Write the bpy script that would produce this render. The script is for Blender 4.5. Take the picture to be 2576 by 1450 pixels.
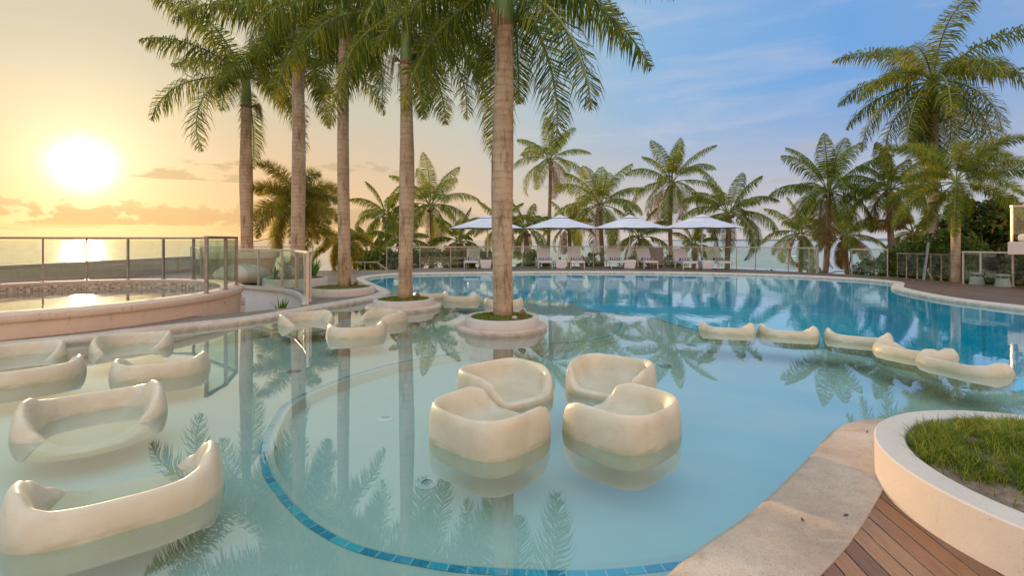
import bpy, math, random
from mathutils import Vector, Matrix, noise as mnoise
from math import sin, cos, pi, radians as R, sqrt, atan2, exp
random.seed(7)
S = bpy.context.scene
for o in list(bpy.data.objects): bpy.data.objects.remove(o)
COL = S.collection

# ------------------------------------------------------------------ camera
F = 1214.0; U0 = 1288.0; V0 = 605.0; EYE = 1.5
def G(u, v, z=0.0):
    """photo pixel (2576 wide) to the point it sees on the level z"""
    Y = F*(EYE-z)/(v-V0); return (U0*0 + (u-U0)*Y/F, Y)
def X(u, Y): return (u-U0)*Y/F
def Zv(v, Y): return EYE-(v-V0)*Y/F
cd = bpy.data.cameras.new('camera'); cam = bpy.data.objects.new('camera', cd); COL.objects.link(cam)
cam.location = (0, 0, EYE); cam.rotation_euler = (R(90), 0, 0)
cd.sensor_width = 36; cd.lens = 36*F/2576; cd.shift_y = -(725-V0)/2576
cd.clip_start = .05; cd.clip_end = 60000
S.camera = cam

# ------------------------------------------------------------------ world
SUN_AZ = math.atan2(210-U0, F); SUN_EL = R(6.7)
SD = Vector((sin(SUN_AZ)*cos(SUN_EL), cos(SUN_AZ)*cos(SUN_EL), sin(SUN_EL)))
def lin(c):
    return tuple((x/12.92 if x <= .04045 else ((x+.055)/1.055)**2.4) for x in [k/255 for k in c])
class NT:
    def __init__(s, nt): s.nt = nt; s.n = nt.nodes; s.l = nt.links
    def node(s, t, **kw):
        n = s.n.new(t)
        for k, v in kw.items(): setattr(n, k, v)
        return n
    def put(s, inp, v):
        if hasattr(v, 'is_linked') or hasattr(v, 'links'): s.l.new(v, inp)
        elif isinstance(v, (tuple, list)) and inp.type == 'RGBA' and len(v) == 3: inp.default_value = (*v, 1)
        else: inp.default_value = v
    def math(s, op, a, b=None, c=None, clamp=False):
        n = s.node('ShaderNodeMath', operation=op, use_clamp=clamp)
        s.put(n.inputs[0], a)
        if b is not None: s.put(n.inputs[1], b)
        if c is not None: s.put(n.inputs[2], c)
        return n.outputs[0]
    def vmath(s, op, a, b=None):
        n = s.node('ShaderNodeVectorMath', operation=op); s.put(n.inputs[0], a)
        if b is not None: s.put(n.inputs[1], b)
        return n.outputs['Value'] if op in ('DOT_PRODUCT', 'LENGTH') else n.outputs[0]
    def mix(s, f, a, b, mode='MIX'):
        n = s.node('ShaderNodeMix', data_type='RGBA', blend_type=mode)
        s.put(n.inputs['Factor'], f); s.put(n.inputs[6], a); s.put(n.inputs[7], b); return n.outputs[2]
    def ramp(s, f, stops, interp='LINEAR'):
        n = s.node('ShaderNodeValToRGB'); r = n.color_ramp; r.interpolation = interp
        while len(r.elements) > 1: r.elements.remove(r.elements[0])
        r.elements[0].position = stops[0][0]; r.elements[0].color = (*stops[0][1], 1)
        for p, c in stops[1:]:
            e = r.elements.new(p); e.color = (*c, 1)
        s.put(n.inputs[0], f); return n.outputs[0]
    def mapr(s, v, a, b, c=0., d=1., t='SMOOTHSTEP'):
        n = s.node('ShaderNodeMapRange', interpolation_type=t, clamp=True) if t == 'LINEAR' else s.node('ShaderNodeMapRange', interpolation_type=t)
        s.put(n.inputs[0], v)
        for i, q in enumerate((a, b, c, d)): n.inputs[i+1].default_value = q
        return n.outputs[0]
    def noise(s, vec, scale, detail=4, rough=.5, dist=0, out=0):
        n = s.node('ShaderNodeTexNoise'); s.put(n.inputs['Vector'], vec)
        n.inputs['Scale'].default_value = scale; n.inputs['Detail'].default_value = detail
        n.inputs['Roughness'].default_value = rough; n.inputs['Distortion'].default_value = dist
        return n.outputs[out]
    def mapping(s, vec, scale=(1,1,1), loc=(0,0,0), rot=(0,0,0)):
        n = s.node('ShaderNodeMapping'); s.put(n.inputs[0], vec)
        n.inputs['Scale'].default_value = scale; n.inputs['Location'].default_value = loc; n.inputs['Rotation'].default_value = rot
        return n.outputs[0]
    def sep(s, vec):
        n = s.node('ShaderNodeSeparateXYZ'); s.put(n.inputs[0], vec); return n.outputs
    def comb(s, x, y, z):
        n = s.node('ShaderNodeCombineXYZ'); s.put(n.inputs[0], x); s.put(n.inputs[1], y); s.put(n.inputs[2], z); return n.outputs[0]

W = bpy.data.worlds.new('World'); S.world = W; W.use_nodes = True
w = NT(W.node_tree); w.n.clear()
d = w.vmath('NORMALIZE', w.node('ShaderNodeTexCoord').outputs['Generated'])
ang = w.math('MULTIPLY', w.math('ARCCOSINE', w.math('MINIMUM', w.vmath('DOT_PRODUCT', d, tuple(SD)), .99999)), 180/pi)
dx, dy, dz = w.sep(d)
el = w.math('MULTIPLY', w.math('ARCSINE', dz), 180/pi)
a1 = w.math('DIVIDE', ang, 180)
def rp(*st): return [(a/180, lin(c)) for a, c in st]
low = w.ramp(a1, rp((0,(255,208,145)),(15,(250,200,148)),(32,(238,202,166)),(48,(216,200,182)),(68,(206,198,200)),(90,(196,196,206)),(120,(214,192,180)),(180,(224,190,166))))
mid = w.ramp(a1, rp((0,(240,222,180)),(12,(220,207,176)),(24,(210,204,182)),(36,(202,205,194)),(46,(180,200,212)),(58,(142,186,228)),(75,(118,170,228)),(110,(160,176,205)),(180,(206,184,176))))
high = w.ramp(a1, rp((0,(205,205,198)),(40,(190,202,208)),(60,(152,182,214)),(90,(132,166,210)),(180,(170,174,190))))
c = w.mix(w.mapr(el, 1, 17), low, mid)
c = w.mix(w.mapr(el, 18, 55), c, high)
# high wisps of cirrus
wv = w.noise(w.mapping(d, (1.2, 1.2, 7), rot=(0, .25, 0)), 2.3, 6, .6, .6)
wm = w.math('MULTIPLY', w.mapr(wv, .48, .75), w.mapr(el, 3, 12))
c = w.mix(w.math('MULTIPLY', wm, .30), c, lin((226, 218, 222)))
# low cumulus band over the sea
def puff(scale, lo, hi, e0, e1, e2, col, amt, vz, off):
    global c
    n = w.noise(w.mapping(d, (1, 1, vz), loc=off), scale, 7, .58)
    env = w.math('MULTIPLY', w.mapr(el, e0-.25, e0), w.mapr(el, e1, e2, 1, 0))
    thr = w.math('ADD', n, w.math('MULTIPLY', w.math('SUBTRACT', env, 1), .28))
    m = w.math('MULTIPLY', w.mapr(thr, lo, hi), env)
    cc = w.mix(w.mapr(ang, 15, 55), lin(col), lin((188, 184, 188)))
    c = w.mix(w.math('MULTIPLY', m, amt), c, cc)
# glow round the low sun
glow = w.math('EXPONENT', w.math('MULTIPLY', w.math('POWER', w.math('DIVIDE', ang, 5.5), 1.3), -1))
c = w.mix(glow, c, (.50, .46, .30), 'ADD')
puff(9.0, .405, .45, 1.5, 2.1, 6.0, (214, 176, 126), .9, 1.6, (.3, .1, 0))
puff(7.0, .45, .52, .9, 1.3, 2.1, (228, 188, 132), .6, 5, (1.3, .5, 0))
puff(6.0, .56, .62, 6.0, 7.5, 14, (205, 178, 130), .75, 3.2, (2.3, 4.1, 1))
disc = w.math('EXPONENT', w.math('MULTIPLY', w.math('POWER', w.math('DIVIDE', ang, 1.75), 2.0), -1))
c = w.mix(disc, c, (2.6, 2.4, 1.9), 'ADD')
# sky overhead and behind the camera boosted, added fill light for the shade
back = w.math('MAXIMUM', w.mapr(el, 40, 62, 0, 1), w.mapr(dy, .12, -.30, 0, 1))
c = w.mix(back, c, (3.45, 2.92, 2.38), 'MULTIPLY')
# below the horizon
c = w.mix(w.mapr(el, -3, 0, 1, 0), c, lin((120, 128, 120)))
sky = w.node('ShaderNodeTexSky', sky_type='NISHITA'); sky.sun_disc = False
sky.sun_elevation = SUN_EL; sky.sun_rotation = SUN_AZ
b1 = w.node('ShaderNodeBackground'); w.put(b1.inputs[0], sky.outputs[0]); b1.inputs[1].default_value = .05
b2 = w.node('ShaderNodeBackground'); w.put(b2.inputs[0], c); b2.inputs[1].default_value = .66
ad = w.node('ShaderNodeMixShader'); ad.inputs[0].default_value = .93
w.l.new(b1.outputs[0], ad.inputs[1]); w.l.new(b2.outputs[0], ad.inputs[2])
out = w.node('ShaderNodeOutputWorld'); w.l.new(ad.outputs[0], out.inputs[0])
W.cycles.sampling_method = 'MANUAL'; W.cycles.sample_map_resolution = 1024

sl = bpy.data.lights.new('sun', 'SUN'); sl.energy = 2.4; sl.angle = R(1.2); sl.color = (1, .66, .36)
so = bpy.data.objects.new('sun', sl); COL.objects.link(so)
so.rotation_euler = (-SD).to_track_quat('-Z', 'Y').to_euler(); so.location = SD*50

S.view_settings.view_transform = 'Standard'; S.view_settings.look = 'None'; S.view_settings.exposure = .62; S.view_settings.gamma = 1
S.cycles.use_denoising = True
S.cycles.max_bounces = 8; S.cycles.diffuse_bounces = 4; S.cycles.glossy_bounces = 5
S.cycles.transparent_max_bounces = 24; S.cycles.transmission_bounces = 6
S.cycles.caustics_reflective = False; S.cycles.sample_clamp_indirect = 6

# ------------------------------------------------------------------ materials
M = {}
def mat(name):
    m = bpy.data.materials.new(name); m.use_nodes = True; t = NT(m.node_tree); M[name] = m
    b = t.n['Principled BSDF']; return m, t, b
def geo(t): return t.node('ShaderNodeNewGeometry')
def pos(t): return geo(t).outputs['Position']
def objc(t): return t.node('ShaderNodeTexCoord').outputs['Object']
def bump(t, b, h, strength=.3, dist=.02):
    n = t.node('ShaderNodeBump'); n.inputs['Strength'].default_value = strength; n.inputs['Distance'].default_value = dist
    t.put(n.inputs['Height'], h); t.l.new(n.outputs[0], b.inputs['Normal'])
def simple(name, c1, c2, scale=5, rough=.6, bs=.2, bd=.01, bscale=40, metal=0, spec=.5, detail=6):
    m, t, b = mat(name); p = pos(t)
    n = t.noise(p, scale, detail, .6)
    t.put(b.inputs['Base Color'], t.ramp(n, [(.35, c1), (.65, c2)]))
    b.inputs['Roughness'].default_value = rough; b.inputs['Metallic'].default_value = metal
    b.inputs['Specular IOR Level'].default_value = spec
    if bs: bump(t, b, t.noise(p, bscale, 4, .6), bs, bd)
    return m
def rendered_wall(name, base, dirt, thr=.58, streak=True):
    m, t, b = mat(name); p = pos(t)
    n1 = t.noise(p, 3.2, 8, .65); n2 = t.noise(t.mapping(p, (9, 9, 1.6)), 1.5, 6, .65); n3 = t.noise(p, 70, 3, .6)
    col = t.ramp(n1, [(.3, tuple(x*.88 for x in base)), (.7, base)])
    col = t.mix(t.mapr(n2, thr, thr+.16, 0, .75), col, dirt)
    col = t.mix(t.mapr(n3, .62, .72, 0, .5), col, tuple(x*.75 for x in dirt))
    t.put(b.inputs['Base Color'], col); b.inputs['Roughness'].default_value = .75
    bump(t, b, t.math('ADD', t.noise(p, 60, 4, .6), t.math('MULTIPLY', n1, 1)), .3, .004)
    return m
rendered_wall('white_render', (.62, .525, .425), (.38, .33, .27), .60)
rendered_wall('pit_render', (.80, .76, .70), (.6, .56, .5), .66)
rendered_wall('sand_render', (.68, .49, .345), (.42, .27, .17), .56)
rendered_wall('concrete', (.60, .48, .37), (.42, .33, .25), .55)
# coping: washed sandstone plaster with fine speckle and weathering
m, t, b = mat('coping'); p = pos(t)
n1 = t.noise(p, 1.6, 8, .68); n2 = t.noise(p, 9, 6, .7); n3 = t.noise(p, 160, 2, .5); n4 = t.noise(t.mapping(p, (1, 6, 3)), 3, 5, .6)
col = t.ramp(n1, [(.32, (.42, .27, .165)), (.5, (.55, .38, .25)), (.68, (.66, .50, .37))])
col = t.mix(t.mapr(n2, .5, .72, 0, .6), col, (.36, .25, .18))
col = t.mix(t.mapr(n4, .56, .75, 0, .5), col, (.62, .50, .41))
col = t.mix(t.mapr(n3, .56, .70, 0, .6), col, (.20, .125, .085))
col = t.mix(t.mapr(t.noise(p, 48, 5, .75), .57, .68, 0, .45), col, (.27, .17, .115))
py_ = t.sep(p)[1]; px_ = t.sep(p)[0]
clean = t.math('MAXIMUM', t.mapr(py_, 5, 11), t.mapr(px_, -4, -7, 0, .6))
col = t.mix(t.math('MULTIPLY', clean, .75), col, t.ramp(n2, [(.4, (.70, .60, .48)), (.65, (.60, .49, .37))]))
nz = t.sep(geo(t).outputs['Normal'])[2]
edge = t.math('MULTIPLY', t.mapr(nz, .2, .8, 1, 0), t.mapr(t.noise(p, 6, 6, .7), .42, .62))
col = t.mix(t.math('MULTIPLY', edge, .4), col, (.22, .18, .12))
t.put(b.inputs['Base Color'], col); b.inputs['Roughness'].default_value = .7
bump(t, b, t.math('ADD', n3, t.math('MULTIPLY', n2, .8)), .5, .006)
# timber deck
m, t, b = mat('deck_timber'); p = pos(t)
q = t.mapping(p, (1, 1, 1), rot=(0, 0, R(5)))
x, y, z = t.sep(q)
PW = .094
k = t.math('DIVIDE', x, PW); pid = t.math('FLOOR', k); fr = t.math('FRACT', k)
wn = t.node('ShaderNodeTexWhiteNoise', noise_dimensions='1D'); t.put(wn.inputs['W'], pid)
yy = t.math('ADD', t.math('DIVIDE', y, 4.2), t.math('MULTIPLY', wn.outputs[0], 7.3))
yid = t.math('FLOOR', yy); yf = t.math('FRACT', yy)
wn2 = t.node('ShaderNodeTexWhiteNoise', noise_dimensions='2D'); t.put(wn2.inputs['Vector'], t.comb(pid, yid, 0.))
gap = t.math('MINIMUM', t.mapr(t.math('MINIMUM', fr, t.math('SUBTRACT', 1, fr)), .02, .05), t.mapr(t.math('MINIMUM', yf, t.math('SUBTRACT', 1, yf)), .001, .0025))
gv = t.comb(t.math('MULTIPLY', x, 1), t.math('MULTIPLY', y, .05), wn2.outputs[0])
grain = t.noise(gv, 130, 5, .7, .3); gr2 = t.noise(t.mapping(p, (3, .6, 1)), 2.2, 6, .65)
red = t.ramp(wn2.outputs[0], [(0, (.20, .090, .045)), (.35, (.34, .135, .055)), (.7, (.44, .19, .075)), (1, (.27, .15, .085))])
gre = t.ramp(wn2.outputs[0], [(0, (.21, .155, .115)), (.5, (.30, .225, .17)), (1, (.25, .19, .15))])
dwn = t.ramp(wn2.outputs[0], [(0, (.13, .062, .034)), (.5, (.21, .105, .058)), (1, (.17, .095, .058))])
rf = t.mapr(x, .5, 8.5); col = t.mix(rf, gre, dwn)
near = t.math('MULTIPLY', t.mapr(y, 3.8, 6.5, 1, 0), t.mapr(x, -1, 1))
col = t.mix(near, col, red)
col = t.mix(t.math('MULTIPLY', t.mapr(grain, .45, .7), .55), col, tuple(v*1 for v in (.07, .04, .03)))
col = t.mix(t.mapr(gr2, .5, .75, 0, .45), col, (.34, .25, .20))
col = t.mix(gap, (.012, .008, .006), col)
t.put(b.inputs['Base Color'], col)
t.put(b.inputs['Roughness'], t.mapr(gr2, .3, .7, .38, .62))
bump(t, b, t.math('ADD', t.math('MULTIPLY', gap, 1.0), t.math('MULTIPLY', grain, .12)), .8, .008)
# moulded resin of the floating seats
m, t, b = mat('resin'); p = objc(t)
n1 = t.noise(p, 3.5, 6, .6, .3); n2 = t.noise(t.mapping(p, (4, 4, 14)), 1.6, 6, .7); n3 = t.noise(p, 45, 3, .6)
col = t.ramp(n1, [(.3, (.56, .455, .29)), (.7, (.68, .58, .405))])
col = t.mix(t.mapr(n2, .52, .76, 0, .42), col, (.50, .33, .165))
col = t.mix(t.mapr(t.noise(t.mapping(p, (2, 2, 9)), 5, 8, .75), .58, .72, 0, .14), col, (.42, .31, .19))
col = t.mix(t.mapr(n3, .66, .78, 0, .25), col, (.45, .36, .25))
pz = t.sep(pos(t))[2]
scum = t.math('MULTIPLY', t.mapr(t.math('ABSOLUTE', t.math('SUBTRACT', pz, .012)), .004, .03, 1, 0), t.mapr(n2, .4, .6))
col = t.mix(t.math('MULTIPLY', scum, .45), col, (.42, .36, .16))
t.put(b.inputs['Base Color'], col); t.put(b.inputs['Roughness'], t.mapr(n1, .3, .7, .28, .45))
b.inputs['Subsurface Weight'].default_value = .35; b.inputs['Subsurface Radius'].default_value = (.12, .09, .06); b.inputs['Subsurface Scale'].default_value = .6
bump(t, b, t.math('ADD', t.noise(p, 14, 3, .5), t.math('MULTIPLY', n3, .15)), .12, .01)
# pool water: mirror by Fresnel over a tinted clear sheet
m, t, b = mat('water'); p = pos(t); t.n.remove(b)
x, y, z = t.sep(p)
r1 = t.noise(t.mapping(p, (1, .55, 1)), 1.3, 3, .5, .4); r2 = t.noise(t.mapping(p, (1, .7, 1)), 7, 3, .55, .3)
amt = t.math('ADD', t.mapr(y, 4, 13, .10, 1.5), t.math('MULTIPLY', t.mapr(x, 0, 4), t.mapr(y, 4, 7, 0, .35)))
h = t.math('MULTIPLY', t.math('ADD', t.math('MULTIPLY', r1, .65), t.math('MULTIPLY', r2, .16)), amt)
bn = t.node('ShaderNodeBump'); bn.inputs['Strength'].default_value = 1; bn.inputs['Distance'].default_value = .0042
t.put(bn.inputs['Height'], h)
fz = t.node('ShaderNodeLayerWeight'); fz.inputs['Blend'].default_value = .5; t.l.new(bn.outputs[0], fz.inputs['Normal'])
fac = t.math('ADD', .15, t.math('MULTIPLY', .70, t.math('POWER', fz.outputs['Facing'], 3.0)))
tr = t.node('ShaderNodeBsdfTransparent'); tr.inputs[0].default_value = (.80, .965, .95, 1)
gl = t.node('ShaderNodeBsdfGlossy'); gl.inputs['Roughness'].default_value = 0.0; gl.inputs['Color'].default_value = (.97, .98, 1, 1); t.l.new(bn.outputs[0], gl.inputs['Normal'])
mx = t.node('ShaderNodeMixShader'); t.put(mx.inputs[0], fac); t.l.new(tr.outputs[0], mx.inputs[1]); t.l.new(gl.outputs[0], mx.inputs[2])
t.l.new(mx.outputs[0], t.n['Material Output'].inputs[0])
wm2 = M['water'].copy(); wm2.name = 'spa_water'; M['spa_water'] = wm2
for n_ in wm2.node_tree.nodes:
    if n_.type == 'BUMP': n_.inputs['Distance'].default_value = .016
    if n_.type == 'BSDF_GLOSSY': n_.inputs['Roughness'].default_value = .035
# pool floors
m, t, b = mat('shelf_floor'); p = pos(t)
n1 = t.noise(p, .8, 6, .6); n2 = t.noise(p, 40, 4, .6)
col = t.ramp(n1, [(.3, (.50, .53, .44)), (.7, (.57, .60, .50))]); col = t.mix(t.mapr(n2, .63, .74, 0, .35), col, (.30, .30, .24))
t.put(b.inputs['Base Color'], col); b.inputs['Roughness'].default_value = .8
m, t, b = mat('basin_floor'); p = pos(t)
n1 = t.noise(p, .7, 6, .6); n2 = t.noise(p, 40, 4, .6)
col = t.ramp(n1, [(.3, (.52, .58, .50)), (.7, (.59, .65, .56))]); col = t.mix(t.mapr(n2, .64, .74, 0, .35), col, (.40, .46, .40))
t.put(b.inputs['Base Color'], col); b.inputs['Roughness'].default_value = .8
m, t, b = mat('blue_floor'); p = pos(t)
n1 = t.noise(p, .5, 5, .6); br = t.node('ShaderNodeTexBrick'); br.offset = 0; t.put(br.inputs['Vector'], p); br.inputs['Scale'].default_value = 1
br.inputs['Brick Width'].default_value = .12; br.inputs['Row Height'].default_value = .12; br.inputs['Mortar Size'].default_value = .006
br.inputs['Color1'].default_value = (.0, .82, 1.0, 1); br.inputs['Color2'].default_value = (.0, .74, .97, 1); br.inputs['Mortar'].default_value = (.10, .52, .66, 1)
t.put(b.inputs['Base Color'], t.mix(t.math('MULTIPLY', n1, .4), br.outputs[0], (.0, .66, .90))); b.inputs['Roughness'].default_value = .4
def tiles(name, cols, sx, sy, grout, gw=.06, rough=.25):
    m, t, b = mat(name); uv = t.node('ShaderNodeTexCoord').outputs['UV']; x, y, z = t.sep(uv)
    kx = t.math('DIVIDE', x, sx); ky = t.math('DIVIDE', y, sy)
    wn = t.node('ShaderNodeTexWhiteNoise', noise_dimensions='2D'); t.put(wn.inputs['Vector'], t.comb(t.math('FLOOR', kx), t.math('FLOOR', ky), 0.))
    fx = t.math('FRACT', kx); fy = t.math('FRACT', ky)
    e = t.math('MINIMUM', t.math('MINIMUM', fx, t.math('SUBTRACT', 1, fx)), t.math('MINIMUM', fy, t.math('SUBTRACT', 1, fy)))
    col = t.ramp(wn.outputs[0], [((i+.5)/len(cols), cc) for i, cc in enumerate(cols)], 'LINEAR')
    col = t.mix(t.mapr(t.noise(pos(t), 30, 4, .6), .4, .65, 0, .35), col, tuple(min(1, v*1.5+.06) for v in cols[0]))
    t.put(b.inputs['Base Color'], t.mix(t.mapr(e, gw*.6, gw), grout, col)); b.inputs['Roughness'].default_value = rough
tiles('blue_tile', [(.0, .24, .36), (.01, .40, .50), (.0, .30, .46), (.03, .48, .55)], .105, .2, (.40, .52, .48), .05)
tiles('mosaic', [(.22, .14, .08), (.55, .45, .30), (.36, .24, .13), (.62, .54, .40), (.28, .19, .10)], .06, .045, (.5, .44, .34), .05)
# sea
m, t, b = mat('sea_water'); p = pos(t)
n1 = t.noise(t.mapping(p, (1, 1.8, 1)), .35, 6, .6); n2 = t.noise(t.mapping(p, (.02, .06, 1)), .5, 5, .6)
t.put(b.inputs['Base Color'], t.ramp(n2, [(.3, (.17, .29, .32)), (.7, (.24, .36, .37))]))
b.inputs['Roughness'].default_value = .10; b.inputs['IOR'].default_value = 1.33
bump(t, b, n1, .55, .28)
simple('land', (.13, .16, .17), (.19, .22, .22), .02, .9, 0)
simple('ground_soil', (.10, .08, .05), (.16, .13, .08), .5, .95, .4, .05, 5)
simple('steel', (.46, .38, .28), (.56, .47, .36), 8, .42, .05, .002, 60, metal=.4)
simple('steel_dark', (.22, .17, .125), (.31, .25, .19), 8, .42, .05, .002, 60, metal=.5)
simple('white_paint', (.74, .70, .68), (.80, .77, .75), 4, .45, .05, .002)
simple('umbrella_fabric', (.62, .585, .60), (.69, .655, .67), 3, .85, .25, .01, 9)
simple('sling', (.70, .64, .57), (.78, .72, .65), 6, .7, .35, .003, 260)
simple('panel_brown', (.33, .26, .20), (.42, .34, .27), 4, .7)
simple('soil', (.13, .08, .045), (.30, .21, .14), 9, .95, .8, .02, 25)
simple('stone', (.42, .33, .25), (.55, .45, .35), 9, .8, .5, .02, 14)
simple('rusty', (.12, .06, .03), (.24, .12, .06), 12, .6, .3, .004, 40)
simple('green_stone', (.24, .27, .20), (.34, .37, .28), 8, .8, .4, .01, 30)
simple('black_print', (.02, .02, .02), (.03, .03, .03), 8, .6, 0)
simple('dead_leaf', (.05, .035, .02), (.09, .06, .03), 20, .8, 0)
simple('lens', (.30, .42, .46), (.36, .50, .52), 20, .15, 0)
simple('coconut_husk', (.20, .13, .05), (.32, .22, .08), 9, .7, .2)
# glass
m, t, b = mat('glass'); t.n.remove(b)
fz = t.node('ShaderNodeLayerWeight'); fz.inputs[0].default_value = .5
fg = t.math('ADD', .035, t.math('MULTIPLY', .85, t.math('POWER', fz.outputs['Facing'], 5)))
tr = t.node('ShaderNodeBsdfTransparent'); tr.inputs[0].default_value = (.90, .96, .89, 1)
gl = t.node('ShaderNodeBsdfGlossy'); gl.inputs['Roughness'].default_value = .01
mx = t.node('ShaderNodeMixShader'); t.l.new(fg, mx.inputs[0]); t.l.new(tr.outputs[0], mx.inputs[1]); t.l.new(gl.outputs[0], mx.inputs[2])
df = t.node('ShaderNodeBsdfDiffuse'); df.inputs[0].default_value = (.55, .55, .48, 1)
m2 = t.node('ShaderNodeMixShader'); t.put(m2.inputs[0], t.mapr(t.noise(pos(t), 5, 6, .7), .4, .8, .01, .09)); t.l.new(mx.outputs[0], m2.inputs[1]); t.l.new(df.outputs[0], m2.inputs[2])
t.l.new(m2.outputs[0], t.n['Material Output'].inputs[0])
# barks
def bark(name, base, lo, hi, ringscale, moss=.0):
    m, t, b = mat(name); p = objc(t); x, y, z = t.sep(p)
    n1 = t.noise(p, 2.2, 8, .7); n2 = t.noise(t.mapping(p, (4, 4, 30)), 1.2, 4, .6); sp = t.noise(p, 38, 3, .6); st = t.noise(t.mapping(p, (7, 7, 1.1)), 1.1, 7, .75)
    ring = t.math('SINE', t.math('ADD', t.math('MULTIPLY', z, ringscale), t.math('MULTIPLY', n1, 5)))
    col = t.ramp(n1, [(.3, lo), (.5, base), (.7, hi)])
    col = t.mix(t.mapr(t.math('ADD', t.math('MULTIPLY', ring, .12), n2), .45, .75, 0, .4), col, tuple(v*.62 for v in lo))
    col = t.mix(t.mapr(st, .50, .66, 0, .75), col, tuple(v*.35 for v in lo))
    col = t.mix(t.mapr(sp, .66, .73, 0, .75), col, (.62, .56, .47))
    t.put(b.inputs['Base Color'], col); b.inputs['Roughness'].default_value = .85
    bump(t, b, t.math('ADD', t.math('MULTIPLY', ring, .22), t.math('ADD', t.math('MULTIPLY', n2, .7), sp)), .55, .012)
bark('royal_bark', (.50, .325, .18), (.31, .18, .095), (.60, .43, .27), 48)
bark('coco_bark', (.30, .18, .10), (.20, .11, .06), (.40, .26, .155), 60)
def leafmat(name, c1, c2, c3, tl=.38):
    m, t, b = mat(name); g = geo(t); r = g.outputs['Random Per Island']
    n = t.noise(objc(t), 1.1, 3, .6)
    f = t.math('ADD', t.math('MULTIPLY', r, .6), t.math('MULTIPLY', n, .5))
    col = t.ramp(f, [(.3, c1), (.6, c2), (.88, c3)])
    t.put(b.inputs['Base Color'], col); b.inputs['Roughness'].default_value = .5; b.inputs['Specular IOR Level'].default_value = .22
    tb = t.node('ShaderNodeBsdfTranslucent'); t.put(tb.inputs[0], t.mix(.35, col, tuple(min(1, v*1.35) for v in c3)))
    mx = t.node('ShaderNodeMixShader'); mx.inputs[0].default_value = tl
    t.l.new(b.outputs[0], mx.inputs[1]); t.l.new(tb.outputs[0], mx.inputs[2]); t.l.new(mx.outputs[0], t.n['Material Output'].inputs[0])
leafmat('royal_leaf', (.018, .05, .005), (.085, .14, .010), (.42, .36, .03), .48)
leafmat('fox_leaf', (.10, .12, .01), (.26, .24, .02), (.52, .38, .05), .5)
leafmat('fox_leaf_bright', (.05, .12, .010), (.13, .21, .016), (.42, .32, .035), .4)
leafmat('coco_leaf', (.025, .075, .006), (.11, .19, .011), (.46, .38, .03), .48)
leafmat('dry_leaf', (.16, .08, .03), (.28, .15, .05), (.40, .24, .09))
leafmat('seed_strand', (.22, .15, .05), (.34, .24, .08), (.45, .34, .12), .2)
leafmat('hedge_leaf', (.025, .06, .008), (.08, .14, .015), (.26, .28, .03), .32)
leafmat('ivy_leaf', (.018, .045, .008), (.055, .10, .015), (.30, .20, .03), .25)
leafmat('grass_blade', (.04, .09, .005), (.13, .21, .01), (.46, .40, .05), .4)
leafmat('yucca_leaf', (.05, .12, .02), (.11, .21, .03), (.22, .33, .06), .3)
simple('crownshaft', (.13, .20, .035), (.22, .27, .06), 3, .45, .1)
simple('shaft_husk', (.20, .09, .045), (.32, .16, .08), 12, .8, .5, .01, 40)
simple('leaf_stalk', (.18, .20, .05), (.28, .27, .08), 5, .6, 0)
m, t, b = mat('towel'); p = objc(t); x, y, z = t.sep(p)
s = t.math('FRACT', t.math('DIVIDE', t.math('ADD', x, 5), .085))
t.put(b.inputs['Base Color'], t.mix(t.mapr(s, .48, .52), (.03, .045, .22), (.78, .77, .80))); b.inputs['Roughness'].default_value = .9
bump(t, b, t.noise(p, 200, 2, .5), .4, .004)

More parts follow.
